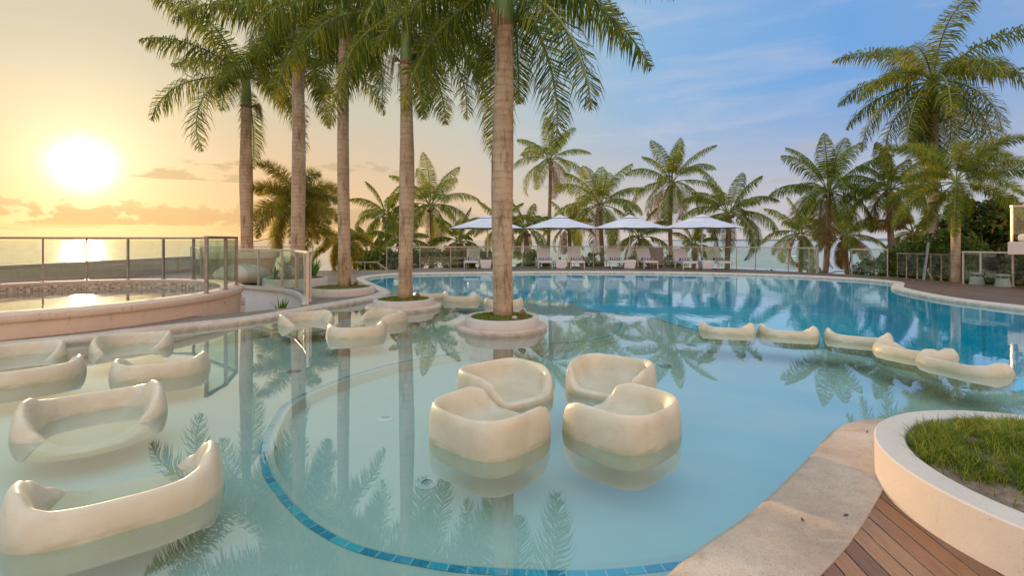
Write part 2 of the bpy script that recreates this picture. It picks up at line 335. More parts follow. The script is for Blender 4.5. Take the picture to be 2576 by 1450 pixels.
# ------------------------------------------------------------------ mesh helpers
def tag(o, label=None, cat=None, group=None, kind=None):
    if label: o['label'] = label
    if cat: o['category'] = cat
    if group: o['group'] = group
    if kind: o['kind'] = kind
    return o
def empty(name, loc, label, cat, group=None, rz=0):
    o = bpy.data.objects.new(name, None); COL.objects.link(o); o.location = loc; o.rotation_euler = (0, 0, rz)
    o.empty_display_size = .1
    return tag(o, label, cat, group)
def link(name, me, m, parent=None, loc=None, rz=0):
    o = bpy.data.objects.new(name, me); COL.objects.link(o)
    if m is not None and len(me.materials) == 0: me.materials.append(M[m])
    if parent: o.parent = parent
    if loc is not None: o.location = loc
    if rz: o.rotation_euler = (0, 0, rz)
    return o
class MB:
    def __init__(s): s.v = []; s.f = []; s.uv = {}
    def add(s, vs, fs):
        n = len(s.v); s.v += [tuple(p) for p in vs]; s.f += [tuple(n+i for i in f) for f in fs]
    def box(s, x0, x1, y0, y1, z0, z1):
        s.add([(x0,y0,z0),(x1,y0,z0),(x1,y1,z0),(x0,y1,z0),(x0,y0,z1),(x1,y0,z1),(x1,y1,z1),(x0,y1,z1)],
              [(3,2,1,0),(4,5,6,7),(0,1,5,4),(1,2,6,5),(2,3,7,6),(3,0,4,7)])
    def bar(s, a, b, w, h=None, up=(0,0,1)):
        """square bar from a to b"""
        h = h or w; a = Vector(a); b = Vector(b); d = (b-a).normalized(); up = Vector(up)
        if abs(d.dot(up)) > .98: up = Vector((0, 1, 0))
        sx = d.cross(up).normalized()*w/2; sz = sx.cross(d).normalized()*h/2
        vs = []
        for p in (a, b): vs += [p-sx-sz, p+sx-sz, p+sx+sz, p-sx+sz]
        s.add(vs, [(3,2,1,0),(4,5,6,7),(0,1,5,4),(1,2,6,5),(2,3,7,6),(3,0,4,7)])
    def tube(s, pts, rad, n=8, closed=True):
        pts = [Vector(p) for p in pts]; rs = rad if isinstance(rad, (list, tuple)) else [rad]*len(pts)
        vs = []; fs = []; ref = Vector((.13, .21, .97)).normalized()
        d0 = (pts[1]-pts[0]).normalized()
        if abs(d0.dot(ref)) > .9: ref = Vector((1, .1, 0)).normalized()
        for i, p in enumerate(pts):
            d = (pts[min(i+1, len(pts)-1)]-pts[max(i-1, 0)]).normalized()
            a = d.cross(ref).normalized(); b = d.cross(a)
            for k in range(n):
                t = 2*pi*k/n; vs.append(p+(a*cos(t)+b*sin(t))*rs[i])
        for i in range(len(pts)-1):
            for k in range(n):
                a = i*n+k; b = i*n+(k+1) % n; fs.append((a, b, b+n, a+n))
        if closed: fs.append(tuple(range(n))[::-1]); fs.append(tuple((len(pts)-1)*n+k for k in range(n)))
        s.add(vs, fs)
    def lathe(s, prof, n=48, cx=0, cy=0, a0=0, a1=2*pi, cap=False):
        full = abs(a1-a0-2*pi) < 1e-6; m = n if full else n+1
        vs = []; fs = []
        for i in range(m):
            t = a0+(a1-a0)*i/n
            for r, z in prof: vs.append((cx+r*cos(t), cy+r*sin(t), z))
        k = len(prof)
        for i in range(n):
            j = (i+1) % m
            for q in range(k-1): fs.append((i*k+q, j*k+q, j*k+q+1, i*k+q+1))
        s.add(vs, fs)
    def mesh(s, name, smooth=False):
        me = bpy.data.meshes.new(name); me.from_pydata(s.v, [], s.f); me.update()
        if smooth:
            for p in me.polygons: p.use_smooth = True
        return me
    def build(s, name, m, parent=None, smooth=False, loc=None, rz=0, bevel=0):
        o = link(name, s.mesh(name, smooth), m, parent, loc, rz)
        if bevel:
            b = o.modifiers.new('b', 'BEVEL'); b.width = bevel; b.segments = 2; b.limit_method = 'ANGLE'
        return o
def autosmooth(o, ang=40):
    me = o.data
    for p in me.polygons: p.use_smooth = True
    if hasattr(me, 'set_sharp_from_angle'): me.set_sharp_from_angle(angle=R(ang))
    return o
def catmull(P, seg=8, closed=False):
    n = len(P); out = []; rng = range(n if closed else n-1)
    for i in rng:
        p = [Vector(P[(i+k) % n]) if closed else Vector(P[min(max(i+k, 0), n-1)]) for k in (-1, 0, 1, 2)]
        for s in range(seg):
            t = s/seg
            q = .5*((2*p[1])+(p[2]-p[0])*t+(2*p[0]-5*p[1]+4*p[2]-p[3])*t*t+(3*p[1]-p[0]-3*p[2]+p[3])*t**3)
            out.append((q.x, q.y))
    if not closed: out.append(tuple(P[-1]))
    return out
def normals(P, closed=True):
    n = len(P); N = []
    for i in range(n):
        a = Vector(P[(i-1) % n] if closed else P[max(i-1, 0)]); b = Vector(P[(i+1) % n] if closed else P[min(i+1, n-1)])
        d = (b-a).normalized(); N.append((d.y, -d.x))
    return N
def poly_sheet(name, loops, z, m, **kw):
    from mathutils.geometry import delaunay_2d_cdt
    vs = []; es = []
    for L in loops:
        n = len(vs); vs += [Vector(p) for p in L]; es += [(n+i, n+(i+1) % len(L)) for i in range(len(L))]
    ov, oe, of, *_ = delaunay_2d_cdt(vs, es, [], 0, 1e-5)
    def inside(p, L):
        c = False; j = len(L)-1
        for i in range(len(L)):
            if (L[i][1] > p[1]) != (L[j][1] > p[1]) and p[0] < (L[j][0]-L[i][0])*(p[1]-L[i][1])/(L[j][1]-L[i][1])+L[i][0]: c = not c
            j = i
        return c
    F2 = []
    for f in of:
        c = sum((ov[i] for i in f), Vector((0, 0)))/len(f)
        if inside(c, loops[0]) and not any(inside(c, L) for L in loops[1:]):
            a = sum(ov[f[i]].x*ov[f[(i+1) % len(f)]].y-ov[f[(i+1) % len(f)]].x*ov[f[i]].y for i in range(len(f)))
            F2.append(tuple(f) if a > 0 else tuple(reversed(f)))
    me = bpy.data.meshes.new(name); me.from_pydata([(v.x, v.y, z) for v in ov], [], F2); me.update()
    return link(name, me, m)
def ribbon(name, P, prof, m, closed=True, parent=None, wf=None, smooth=True, uv=False):
    """sweep prof [(offset along the normal, z)] along the plan line P"""
    N = normals(P, closed); k = len(prof); vs = []; fs = []; L = [0]
    for i, p in enumerate(P):
        wv = wf(i) if wf else 1
        for o, z in prof: vs.append((p[0]+N[i][0]*o*wv, p[1]+N[i][1]*o*wv, z))
        if i: L.append(L[-1]+(Vector(p)-Vector(P[i-1])).length)
    n = len(P)
    for i in range(n if closed else n-1):
        j = (i+1) % n
        for q in range(k-1): fs.append((i*k+q, i*k+q+1, j*k+q+1, j*k+q))
    me = bpy.data.meshes.new(name); me.from_pydata(vs, [], fs); me.update()
    if uv:
        pl = [0]
        for q in range(k-1): pl.append(pl[-1]+(Vector(prof[q+1])-Vector(prof[q])).length)
        ul = me.uv_layers.new(name='UV')
        for f in me.polygons:
            for li in f.loop_indices:
                vi = me.loops[li].vertex_index; i, q = divmod(vi, k)
                u_ = L[i]
                if closed and i == 0 and max(me.loops[l2].vertex_index//k for l2 in f.loop_indices) == n-1: u_ = L[-1]+(Vector(P[0])-Vector(P[-1])).length
                ul.data[li].uv = (u_, pl[q])
    o = link(name, me, m, parent)
    if smooth: autosmooth(o, 50)
    return o
def area(P): return sum(P[i][0]*P[(i+1) % len(P)][1]-P[(i+1) % len(P)][0]*P[i][1] for i in range(len(P)))/2

# ------------------------------------------------------------------ setting: pool
DZ = .085
pool_pts = [(-6.9, 6.48), (-6.2, 7.07), (-5.87, 7.52), (-5.23, 8.17), (-4.67, 8.84), (-4.27, 9.75), (-4.03, 10.5), (-3.72, 11.2), (-3.40, 12.1), (-3.33, 13.0), (-3.55, 13.9),
    (-4.2, 15.2), (-4.9, 16.6), (-5.45, 17.9), (-5.6, 18.9), (-5.4, 19.8), (-4.7, 20.6), (-2.4, 21.2), (1.76, 21.8), (4.6, 21.8), (7.3, 21.4), (9.85, 20.5), (11.9, 19.1), (12.9, 17.6), (12.95, 16.5),
    (12.3, 15.6), (11.5, 14.6), (11.0, 13.4), (10.62, 11.8), (10.8, 10.2), (11.3, 8.5), (10.5, 6.2), (8, 4.5), (6, 3.6), (4.6, 3.45), (3.6, 3.72), (2.95, 3.86), (2.5, 3.70), (1.94, 3.17), (1.3, 2.58), (.73, 2.13), (.2, 1.6),
    (-.6, 1.2), (-2, 1.0), (-4, 1.0), (-6.5, 1.4), (-8.2, 2.8), (-8.6, 4.6), (-7.9, 5.75)]
POOL = catmull(pool_pts, 8, True)
if area(POOL) < 0: POOL.reverse()      # counter-clockwise: the normal points outwards
def cw(i):
    x, y = POOL[i]
    if y < 4.6 and -.6 < x < 5: return 1.45
    return 1.0
CW = .30
def coff(i): return (POOL[i][0]+normals_pool[i][0]*CW*cw(i), POOL[i][1]+normals_pool[i][1]*CW*cw(i))
normals_pool = normals(POOL)
# smooth the width factor
wfac = [cw(i) for i in range(len(POOL))]
for _ in range(14): wfac = [(wfac[i-1]+wfac[i]+wfac[(i+1) % len(wfac)])/3 for i in range(len(wfac))]
cop = ribbon('pool_coping', POOL, [(.05, -.10), (.02, -.085), (0, -.03), (-.012, .02), (0, .062), (.04, .087), (CW*.97, .092), (CW, .06)], 'coping', True, wf=lambda i: 1.0 if False else 1.0)
cop_v = cop.data.vertices
for i in range(len(POOL)):   # real widths of the rim
    for q in (6, 7):
        v = cop_v[i*8+q]; o = (CW*.99 if q == 6 else CW)*wfac[i]
        v.co.x = POOL[i][0]+normals_pool[i][0]*o; v.co.y = POOL[i][1]+normals_pool[i][1]*o
tag(cop, kind='structure')
HOLE = [(POOL[i][0]+normals_pool[i][0]*CW*wfac[i]*.96, POOL[i][1]+normals_pool[i][1]*CW*wfac[i]*.96) for i in range(0, len(POOL), 1)]
pit_edge = catmull([(-4.42, 10.38), (-4.75, 11.2), (-5.17, 12.0), (-5.93, 13.2), (-6.75, 14.05), (-7.75, 14.65), (-9.4, 15.7), (-11.2, 17.2)], 5)
PIT = pit_edge+[(-13.2, 15.6), (-13.0, 13.0), (-11, 13.3)]+[(-9.45+3.42*cos(R(k)), 9.6+3.42*sin(R(k))) for k in (90, 72, 55, 40, 25, 10, -2, -9)]+[(-5.75, 9.0)]
DECKOUT = [(-19, -5), (-19, 24), (-13, 23.4), (-9, 22.6), (-6.1, 22.9), (-4.7, 24.3), (-3.1, 24.9), (.56, 26.2), (5.4, 26.2), (8.1, 25.6), (11.2, 23.8), (13.4, 20.8), (14.0, 20.0), (14.7, 18.8), (14.9, 17.7), (15.1, 16.4), (14.8, 15.7), (16.3, 14.6), (22, 13.0), (22, -5)]
deck = tag(poly_sheet('deck', [DECKOUT, HOLE, PIT], DZ, 'deck_timber'), kind='structure')
ribbon('deck_edge', DECKOUT, [(0, DZ), (0, -3.2)], 'concrete')['kind'] = 'structure'
# water
WL = [(POOL[i][0]+normals_pool[i][0]*.03, POOL[i][1]+normals_pool[i][1]*.03) for i in range(len(POOL))]
tag(poly_sheet('pool_water', [WL], 0, 'water'), kind='structure')
# floors: pale beach shelf, basin a step down, deep blue pool
zA, zB, zC = -.30, -.42, -1.35
stepline = catmull([G(*p, zA) for p in ((1470, 781), (1530, 792), (1562, 812), (1550, 838), (1480, 858), (1300, 872), (1150, 890), (1000, 915), (860, 955), (735, 1010), (690, 1065), (666, 1130), (672, 1185), (700, 1232), (745, 1285), (800, 1330), (900, 1380), (1050, 1415), (1200, 1435), (1500, 1443), (1760, 1415))], 8)
sgn = 1
nn = normals(stepline, False); mid = len(stepline)*3//4
if stepline[mid][1]+nn[mid][1]*.3 > stepline[mid][1]: sgn = -1
stepline = [(p[0]-sgn*nn[i][0]*.075, p[1]-sgn*nn[i][1]*.075) for i, p in enumerate(stepline)]
st = list(stepline)
stepline += [(1.5, 2.76), (2.2, 2.6)]
deepline = catmull([G(*p, zB) for p in ((960, 741), (1100, 748), (1250, 758), (1400, 770), (1520, 784), (1640, 799), (1760, 832), (1900, 852), (2070, 874), (2220, 903), (2450, 950), (2576, 990))], 6)
deepline = [(-3.9, 13.6)]+deepline+[(6.6, 4.6), (6.9, 3.4)]
sheet_out = [(POOL[i][0]+normals_pool[i][0]*.06, POOL[i][1]+normals_pool[i][1]*.06) for i in range(len(POOL))]
def near_i(p, L): return min(range(len(L)), key=lambda i: (L[i][0]-p[0])**2+(L[i][1]-p[1])**2)
def arc(i, j, L):
    o = []; k = i
    while True:
        o.append(L[k])
        if k == j: break
        k = (k+1) % len(L)
    return o
iL = near_i((-3.6, 13.9), POOL); iR = near_i((6.9, 3.9), POOL); iS = near_i((1.35, 2.62), POOL)
# POOL runs counter-clockwise seen from above
near_arc = arc(iL, iR, sheet_out)      # left side, camera side, right side
def inpoly_loop(a, b): return a+b
Bpoly = near_arc+list(reversed(deepline))[2:-1]
Apoly = arc(iL, iS, sheet_out)+list(reversed(stepline))[2:]+[(stepline[0][0]-.0, stepline[0][1])]
dl = [p for p in deepline[1:] if p[0] < stepline[0][0]-.1]
Apoly += [(p[0], p[1]-.06) for p in reversed(dl)]
def slab(name, P, z, m, depth):
    o = poly_sheet(name, [P], z, m); tag(o, kind='structure')
    if area(P) < 0: P = list(reversed(P))
    r = ribbon(name+'_riser', P, [(0, z), (.0, z-depth)], m, smooth=False); tag(r, kind='structure')
slab('basin_floor', Bpoly, zB, 'basin_floor', 1.0)
slab('shelf_floor', Apoly, zA, 'shelf_floor', .2)
tag(poly_sheet('pool_floor', [sheet_out], zC, 'blue_floor'), kind='structure')
pa = arc(iR, iL, POOL)
ribbon('pool_wall', [(p[0], p[1]) for p in pa], [(.012, .05), (.012, zC)], 'blue_floor', False, smooth=False)['kind'] = 'structure'
pb = arc(iL, iR, POOL)
ribbon('shelf_wall', pb, [(.012, .05), (.012, zB-.1)], 'shelf_floor', False, smooth=False)['kind'] = 'structure'
def tile_band(name, L, a, b_, z):
    o = ribbon(name, L, [(a*sgn, z), (b_*sgn, z)], 'blue_tile', False, smooth=False, uv=True); o['kind'] = 'structure'; return o
tile_band('tile_line', st, .05, .112, zA+.004)
def strip(name, L, a, b_, z):
    o = ribbon(name, L, [(a, z), (b_, z)], 'blue_tile', False, smooth=False, uv=True); o['kind'] = 'structure'
strip('tile_line', deepline[1:-2], .05, .13, zB+.004); 

# pit with white curved wall, its floor, a garden strip
ribbon('pit_wall', PIT+[PIT[0]], [(0, DZ-.002), (0, -2.4)], 'pit_render', False, smooth=False)['kind'] = 'structure'
tag(poly_sheet('pit_floor', [PIT], -2.4, 'concrete'), kind='structure')
# kerb of the pit along the railing
ribbon('pit_kerb', pit_edge, [(.02, DZ), (.02, DZ+.03), (-.10, DZ+.03), (-.10, DZ-.06)], 'white_render', False)['kind'] = 'structure'

# land, beach and sea
def grid_sheet(name, x0, x1, y0, y1, nx, ny, fz, m):
    vs = []; fs = []
    for j in range(ny+1):
        for i in range(nx+1):
            x = x0+(x1-x0)*i/nx; y = y0+(y1-y0)*j/ny; vs.append((x, y, fz(x, y)))
    for j in range(ny):
        for i in range(nx):
            a = j*(nx+1)+i; fs.append((a, a+1, a+nx+2, a+nx+1))
    me = bpy.data.meshes.new(name); me.from_pydata(vs, [], fs); me.update(); o = link(name, me, m); tag(o, kind='structure'); return o
def gz(x, y):
    dd = max(0, y-44, -x-26); return -3.0-min(3.0, dd*.25)+.25*mnoise.noise(Vector((x*.2, y*.2, 0)))
grid_sheet('ground', -70, 90, -40, 70, 60, 60, gz, 'ground_soil')
SEA = -4.3
MB_ = MB(); MB_.add([(-30000, -2000, SEA), (30000, -2000, SEA), (30000, 30000, SEA), (-30000, 30000, SEA)], [(0, 1, 2, 3)])
tag(MB_.build('sea', 'sea_water'), kind='structure')
vs = []; fs = []; n = 120
for i in range(n+1):
    f = i/n; a = (1640+f*(2800-1640)-U0)/F; yy = 4200; x = a*yy
    h = (8+10*mnoise.noise(Vector((f*9, 3, 0)))+9*mnoise.noise(Vector((f*40, 1, 0)))+8)*min(1, f*6+.1)
    vs += [(x, yy, SEA-1), (x, yy+60, SEA+max(1, h)), (x, yy+400, SEA+max(2, h*.9)), (x, yy+800, SEA-1)]
for i in range(n):
    for q in range(3): fs.append((i*4+q, i*4+4+q, i*4+5+q, i*4+1+q))
me = bpy.data.meshes.new('headland'); me.from_pydata(vs, [], fs); tag(link('headland', me, 'land'), kind='structure')

# ------------------------------------------------------------------ raised round pool
CX, CY, RO = -9.45, 9.6, 3.6
RZ = .46; RWZ = .25
rt = empty('round_pool', (CX, CY, DZ), 'raised round plunge pool with a thick sandy rim, reflecting the low sun', 'pool')
def circ(r, n=128): return [(r*cos(2*pi*i/n), r*sin(2*pi*i/n)) for i in range(n)]
o = ribbon('wall', circ(RO-.05), [(0, -2.6), (0, .24)], 'sand_render', parent=rt)
ribbon('rim', circ(RO-.45), [(0, .02), (0, RZ-DZ-.06), (-.015, RZ-DZ-.02), (.03, RZ-DZ), (.38, RZ-DZ), (.45, RZ-DZ-.03), (.465, RZ-DZ-.09), (.44, RZ-DZ-.135), (.39, RZ-DZ-.14)], 'sand_render', parent=rt)
ribbon('mosaic_band', circ(RO-.457), [(0, -.3), (0, .31)], 'mosaic', parent=rt, uv=True)
mb = MB(); mb.lathe([(0, -.28), (RO-.46, -.28)], 96); mb.build('basin', 'basin_floor', rt)
mb = MB(); mb.lathe([(0, RWZ-DZ), (RO-.459, RWZ-DZ)], 128); wo = mb.build('water_surface', 'spa_water', rt)
# round wall light on its flank
a = atan2(-.9, 3.4)
def flank(u, z):
    sl_ = (u-U0)/F
    A = sl_*sl_+1; Bq = -2*(CX*sl_+CY); Cq = CX*CX+CY*CY-(RO-.05)**2
    return (-Bq-sqrt(max(0, Bq*Bq-4*A*Cq)))/(2*A)
yq = flank(566, 0); px, py = X(566, yq), yq; nx_, ny_ = (px-CX)/(RO-.05), (py-CY)/(RO-.05)
mb = MB(); c0 = Vector((px, py, Zv(755, yq))); nv = Vector((nx_, ny_, 0))
mb.tube([c0-nv*.02, c0+nv*.025], [.07, .065], 20); wl = mb.build('wall_light', 'sand_render'); tag(wl, 'small round fitting on the flank of the raised round pool', 'wall light')
mb = MB(); mb.tube([c0+nv*.0255, c0+nv*.03], [.045, .045], 20); mb.build('cover', 'concrete', wl)

# sign on the flank, facing the pit
ang_s = atan2(.75, 3.46)
def sign():
    yy = 11.55; xx = X(542, yy)
    px, py = CX+(RO-.02)*cos(ang_s), CY+(RO-.02)*sin(ang_s)
    # pit's far side: stands where the round pool's flank turns away
    Yb = 10.55; Xb = X(611, Yb)
    r = empty('notice_sign', (Xb, Yb, Zv(768, Yb)), 'small white notice board with dark lettering in the shower pit', 'sign', rz=R(-24)); r.scale = (.46, .46, .46)
    mb = MB(); mb.box(-.17, .17, 0, .015, -.35, .36); mb.add([(-.17, 0, .36), (.17, 0, .36), (0, 0, .47), (-.17, .015, .36), (.17, .015, .36), (0, .015, .47)], [(0, 1, 2), (5, 4, 3), (0, 2, 5, 3), (2, 1, 4, 5)])
    mb.build('board', 'white_paint', r)
    for i, s in enumerate(('WASH YOUR', 'SHOWER')):
        cu = bpy.data.curves.new('text', 'FONT'); cu.body = s; cu.size = .062; cu.align_x = 'CENTER'; cu.extrude = .001
        to = bpy.data.objects.new('t', cu); COL.objects.link(to); dg = bpy.context.evaluated_depsgraph_get(); me = bpy.data.meshes.new_from_object(to.evaluated_get(dg)); bpy.data.objects.remove(to)
        me.name = 'lettering'; me.materials.clear()
        me.transform(Matrix.Rotation(R(90), 4, 'X'))
        lo = link('lettering', me, 'black_print', r); lo.location = (0, -.004, .13-i*.12); lo.scale = (1.0, 1, 1.3)
    for sx in (-.13, .10):
        mb = MB(); mb.tube([(sx, -.02, .30), (sx, .0, .30)], .018, 8); mb.build('bolt', 'black_print', r)
    mb = MB(); mb.box(-.02, .02, .02, .05, -4.5, .3); mb.build('post', 'steel', r)
sign()

# ------------------------------------------------------------------ railings
def railing(label, pts, zb, H=1.1, glass=True, group=None, name='glass_railing', rw=.055, pw=.045, m='steel', gap=.1, double=None, panel_mats=None, rail_ext=0):
    """pts = post positions (x,y); a post, a panel to the next post, one handrail over all"""
    r = empty(name, (pts[0][0], pts[0][1], zb), label, 'railing', group)
    ox, oy = pts[0]
    P = [Vector((x-ox, y-oy, 0)) for x, y in pts]
    for i, p in enumerate(P):
        dd = (P[min(i+1, len(P)-1)]-P[max(i-1, 0)]).normalized(); s_ = dd*pw*.35; n_ = Vector((dd.y, -dd.x, 0))*pw*.5
        mb = MB(); q = [p-s_-n_, p+s_-n_, p+s_+n_, p-s_+n_]
        mb.add([tuple(v) for v in q]+[(v.x, v.y, H-.03) for v in q], [(3,2,1,0),(4,5,6,7),(0,1,5,4),(1,2,6,5),(2,3,7,6),(3,0,4,7)])
        mb.build('post', m, r)
        mb = MB(); mb.tube([p, p+Vector((0, 0, .012))], .055, 12); mb.build('foot_plate', m, r)
    hr = MB()
    pts3 = [Vector((p.x, p.y, H)) for p in P]
    # rounded flat handrail, mitred at the posts
    vs = []; fs = []
    for i, p in enumerate(pts3):
        dd = (pts3[min(i+1, len(P)-1)]-pts3[max(i-1, 0)]).normalized(); n_ = Vector((dd.y, -dd.x, 0))*rw*.5
        e = dd*(.03 if i == len(P)-1 else (-.03 if i == 0 else 0))
        for a_, z_ in ((-1, -.028), (1, -.028), (1, .02), (.8, .026), (-.8, .026), (-1, .02)): vs.append(tuple(p+e+n_*a_+Vector((0, 0, z_))))
    for i in range(len(P)-1):
        for k in range(6): fs.append((i*6+k, i*6+(k+1) % 6, i*6+6+(k+1) % 6, i*6+6+k))
    fs.append(tuple(range(6))[::-1]); fs.append(tuple((len(P)-1)*6+k for k in range(6)))
    hr.add(vs, fs); hr.build('handrail', m, r)
    if glass:
        for i in range(len(P)-1):
            a, b_ = P[i], P[i+1]; dd = (b_-a); L = dd.length
            if L < .12: continue
            dd.normalize(); a2 = a+dd*.035; b2 = b_-dd*.035; n_ = Vector((dd.y, -dd.x, 0))*.005
            mb = MB(); q = [a2-n_, b2-n_, b2+n_, a2+n_]
            mb.add([(v.x, v.y, gap) for v in q]+[(v.x, v.y, H-.045) for v in q], [(3,2,1,0),(4,5,6,7),(0,1,5,4),(1,2,6,5),(2,3,7,6),(3,0,4,7)])
            pm = (panel_mats or {}).get(i, 'glass'); mb.build('glass_panel' if pm == 'glass' else 'solid_panel', pm, r)
    return r
# on the far rim of the round pool
def ray_circle(u, r, far):
    s_ = (u-U0)/F; A = s_*s_+1; B = -2*(CX*s_+CY); C_ = CX*CX+CY*CY-r*r; D = B*B-4*A*C_
    Y = (-B+(1 if far else -1)*sqrt(max(D, 0)))/(2*A); return (s_*Y, Y)
RR = RO-.15
rp1 = [ray_circle(u, RR, True) for u in (-130, -5, 108, 218, 322, 411, 487)]
def angp(p): return atan2(p[1]-CY, p[0]-CX)
rp1 += [ray_circle(597, RR, True) if False else (CX+RR*cos(R(a_)), CY+RR*sin(R(a_))) for a_ in (28, 10, -2)]
first = rp1[0]; a0_ = angp(first)
rp1 = [(CX+RR*cos(a0_+R(k)), CY+RR*sin(a0_+R(k))) for k in (36, 18)]+rp1
railing('curved glass railing with brown metal posts standing on the rim of the raised round pool', rp1, RZ, 1.1, group='glass railings round the terrace', pw=.06, rw=.07, m='steel_dark')  # darker steel than the other railings: backlit shade put into the colour
# around the pit
railing('low curved glass railing along the white walled pit beside the round pool', [(-4.42, 10.43), (-4.62, 11.05), (-5.17, 12.05), (-5.93, 13.25), (-6.72, 14.1), (-7.72, 14.7), (-9.4, 15.8), (-11.15, 17.3), (-11.9, 18.1)], DZ, 1.13, group='glass railings round the terrace', pw=.055, rw=.07, m='steel')
railing('glass railing running behind the tapered concrete planter at the far left', [(X(u_, 22.3), 22.3) for u_ in (480, 552, 620, 686, 740, 787)], DZ, 1.12, group='glass railings round the terrace')
# the long one behind the loungers
back = catmull([(-5.9, 22.7), (-4.6, 24.1), (-3.06, 24.75), (.56, 26.05), (5.4, 26.05), (8.0, 25.45), (11.0, 23.65), (13.1, 20.75)], 30)
acc = [0]
for i in range(1, len(back)): acc.append(acc[-1]+(Vector(back[i])-Vector(back[i-1])).length)
def at_u(u): return min(back, key=lambda p: abs(U0+F*p[0]/p[1]-u))
us = [973, 1056, 1135, 1180, 1226, 1270, 1314, 1358, 1401, 1446, 1490, 1536, 1581, 1624, 1668, 1714, 1759, 1807, 1854, 1904, 1980, 2036]
railing('long glass railing with thin steel posts behind the row of sun loungers', [at_u(u_) for u_ in us]+[(13.1, 20.75)], DZ, 1.08, group='glass railings round the terrace', pw=.045, panel_mats={13: 'panel_brown'})
railing('short glass railing turning the corner at the right end of the lounger deck', [(13.15, 20.8), (13.9, 21.9), (14.3, 22.6)], DZ, 1.08, group='glass railings round the terrace')
railing('single glass balustrade panel at the head of the garden stairs', [G(2143, 691, DZ), G(2233, 696, DZ)], DZ, 1.05, group='glass railings round the terrace')
railing('row of thin posts and glass in front of the hedge by the ladder', [G(2258, 698, DZ), G(2281, 699.5, DZ), G(2308, 702, DZ), G(2341, 704.5, DZ), G(2368, 707, DZ), G(2390, 710, DZ)], DZ, .92, group='glass railings round the terrace', m='steel_dark', rw=.03, pw=.035)
railing('glass railing with pale handrail in front of the dark ivy at the right edge', [G(2423, 714, DZ), G(2467, 716.5, DZ), G(2548, 721, DZ), G(2640, 727, DZ)], DZ, 1.04, group='glass railings round the terrace', pw=.06, rw=.07)
def slope_rail(label, pts, parent_posts, m='steel_dark'):
    r = empty('stair_handrail', pts[0], label, 'handrail', 'handrails of the garden stairs')
    o = Vector(pts[0]); mb = MB()
    for a_, b_ in zip(pts[:-1], pts[1:]): mb.bar(Vector(a_)-o, Vector(b_)-o, .05, .045)
    mb.build('handrail', m, r)
    for p, h in parent_posts: mb = MB(); mb.bar(Vector(p)-o, Vector(p)-o-Vector((0, 0, h)), .035); mb.build('post', m, r)
Ys = 19.6
g1 = G(2143, 691, DZ); g2 = G(2233, 696, DZ)
slope_rail('dark handrail sloping down from the left post of the balustrade panel', [(g1[0]+.03, g1[1]+.05, DZ+1.02), (g1[0]+.95, g1[1]+1.6, -.15)], [((g1[0]+.49, g1[1]+.83, .45), 1.6)])
slope_rail('dark handrail sloping down from the right post of the balustrade panel', [(g2[0]+.03, g2[1]+.05, DZ+1.0), (g2[0]+1.35, g2[1]+1.5, -.05)], [((g2[0]+.7, g2[1]+.78, .5), 1.6), ((g2[0]+1.2, g2[1]+1.33, .1), 1.6)])
slope_rail('low brown handrail of the stairs behind the right end of the deck', [(X(2080, 21.5), 21.5, Zv(690, 21.5)), (X(2105, 21.8), 21.8, Zv(683, 21.8)), (X(2190, 22), 22, Zv(685, 22))], [((X(2128, 21.9), 21.9, 0), 1.2), ((X(2160, 21.9), 21.9, 0), 1.2)], 'steel')
slope_rail('low pale handrail of the stairs left of the lounger railing', [(X(888, 22.4), 22.4, Zv(660, 22.4)), (X(948, 22.4), 22.4, Zv(660, 22.4)), (X(977, 22.2), 22.2, Zv(681, 22.2))], [((X(918, 22.4), 22.4, Zv(660, 22.4)), .9)], 'steel')
slope_rail('thin sloping handrail seen between the grey trunk and the drooping palm', [(X(835, 22.8), 22.8, Zv(683, 22.8)), (X(856, 22.8), 22.8, Zv(650, 22.8)), (X(888, 22.8), 22.8, Zv(619, 22.8))], [((X(888, 22.8), 22.8, Zv(619, 22.8)), 1.2), ((X(850, 22.8), 22.8, Zv(660, 22.8)), .7)], 'steel')

# left terrace wall and tapered planter
tw = MB(); tw.box(-15.3, -15.0, 9, 24.6, -.5, .70); o = tw.build('terrace_wall', 'concrete'); tag(o, 'long low grey concrete parapet beyond the round pool at the far left', 'wall')
mb = MB(); mb.box(-15.34, -14.96, 8.95, 24.65, .70, .76); mb.build('coping', 'concrete', o)
tp = empty('tapered_planter', (-10.55, 18.6, DZ), 'large tapered concrete planter holding the leftmost royal palm', 'planter')
mb = MB(); mb.lathe([(0, 0), (1.15, 0), (1.27, .5), (1.33, .72)], 56); autosmooth(mb.build('bowl', 'sand_render', tp))
mb = MB(); mb.lathe([(1.33, .72), (1.355, .725), (1.37, .98), (1.36, 1.0), (1.24, 1.0), (1.23, .9), (0, .93)], 56); autosmooth(mb.build('rim', 'sand_render', tp))
pod = empty('garden_pod', (-8.75, 15.6, DZ), 'white egg shaped pod sitting beside the tapered concrete planter', 'pod')
mb = MB(); mb.lathe([(.30, 0), (.48, .02), (.66, .10), (.76, .22), (.78, .32), (.72, .45), (.58, .55), (.36, .62), (.15, .645), (0.001, .65)], 40); mb.build('shell', 'white_render', pod, smooth=True)
mb = MB(); mb.lathe([(.31, -.0), (.31, .012), (.5, .018)], 40); mb.build('base_ring', 'concrete', pod)

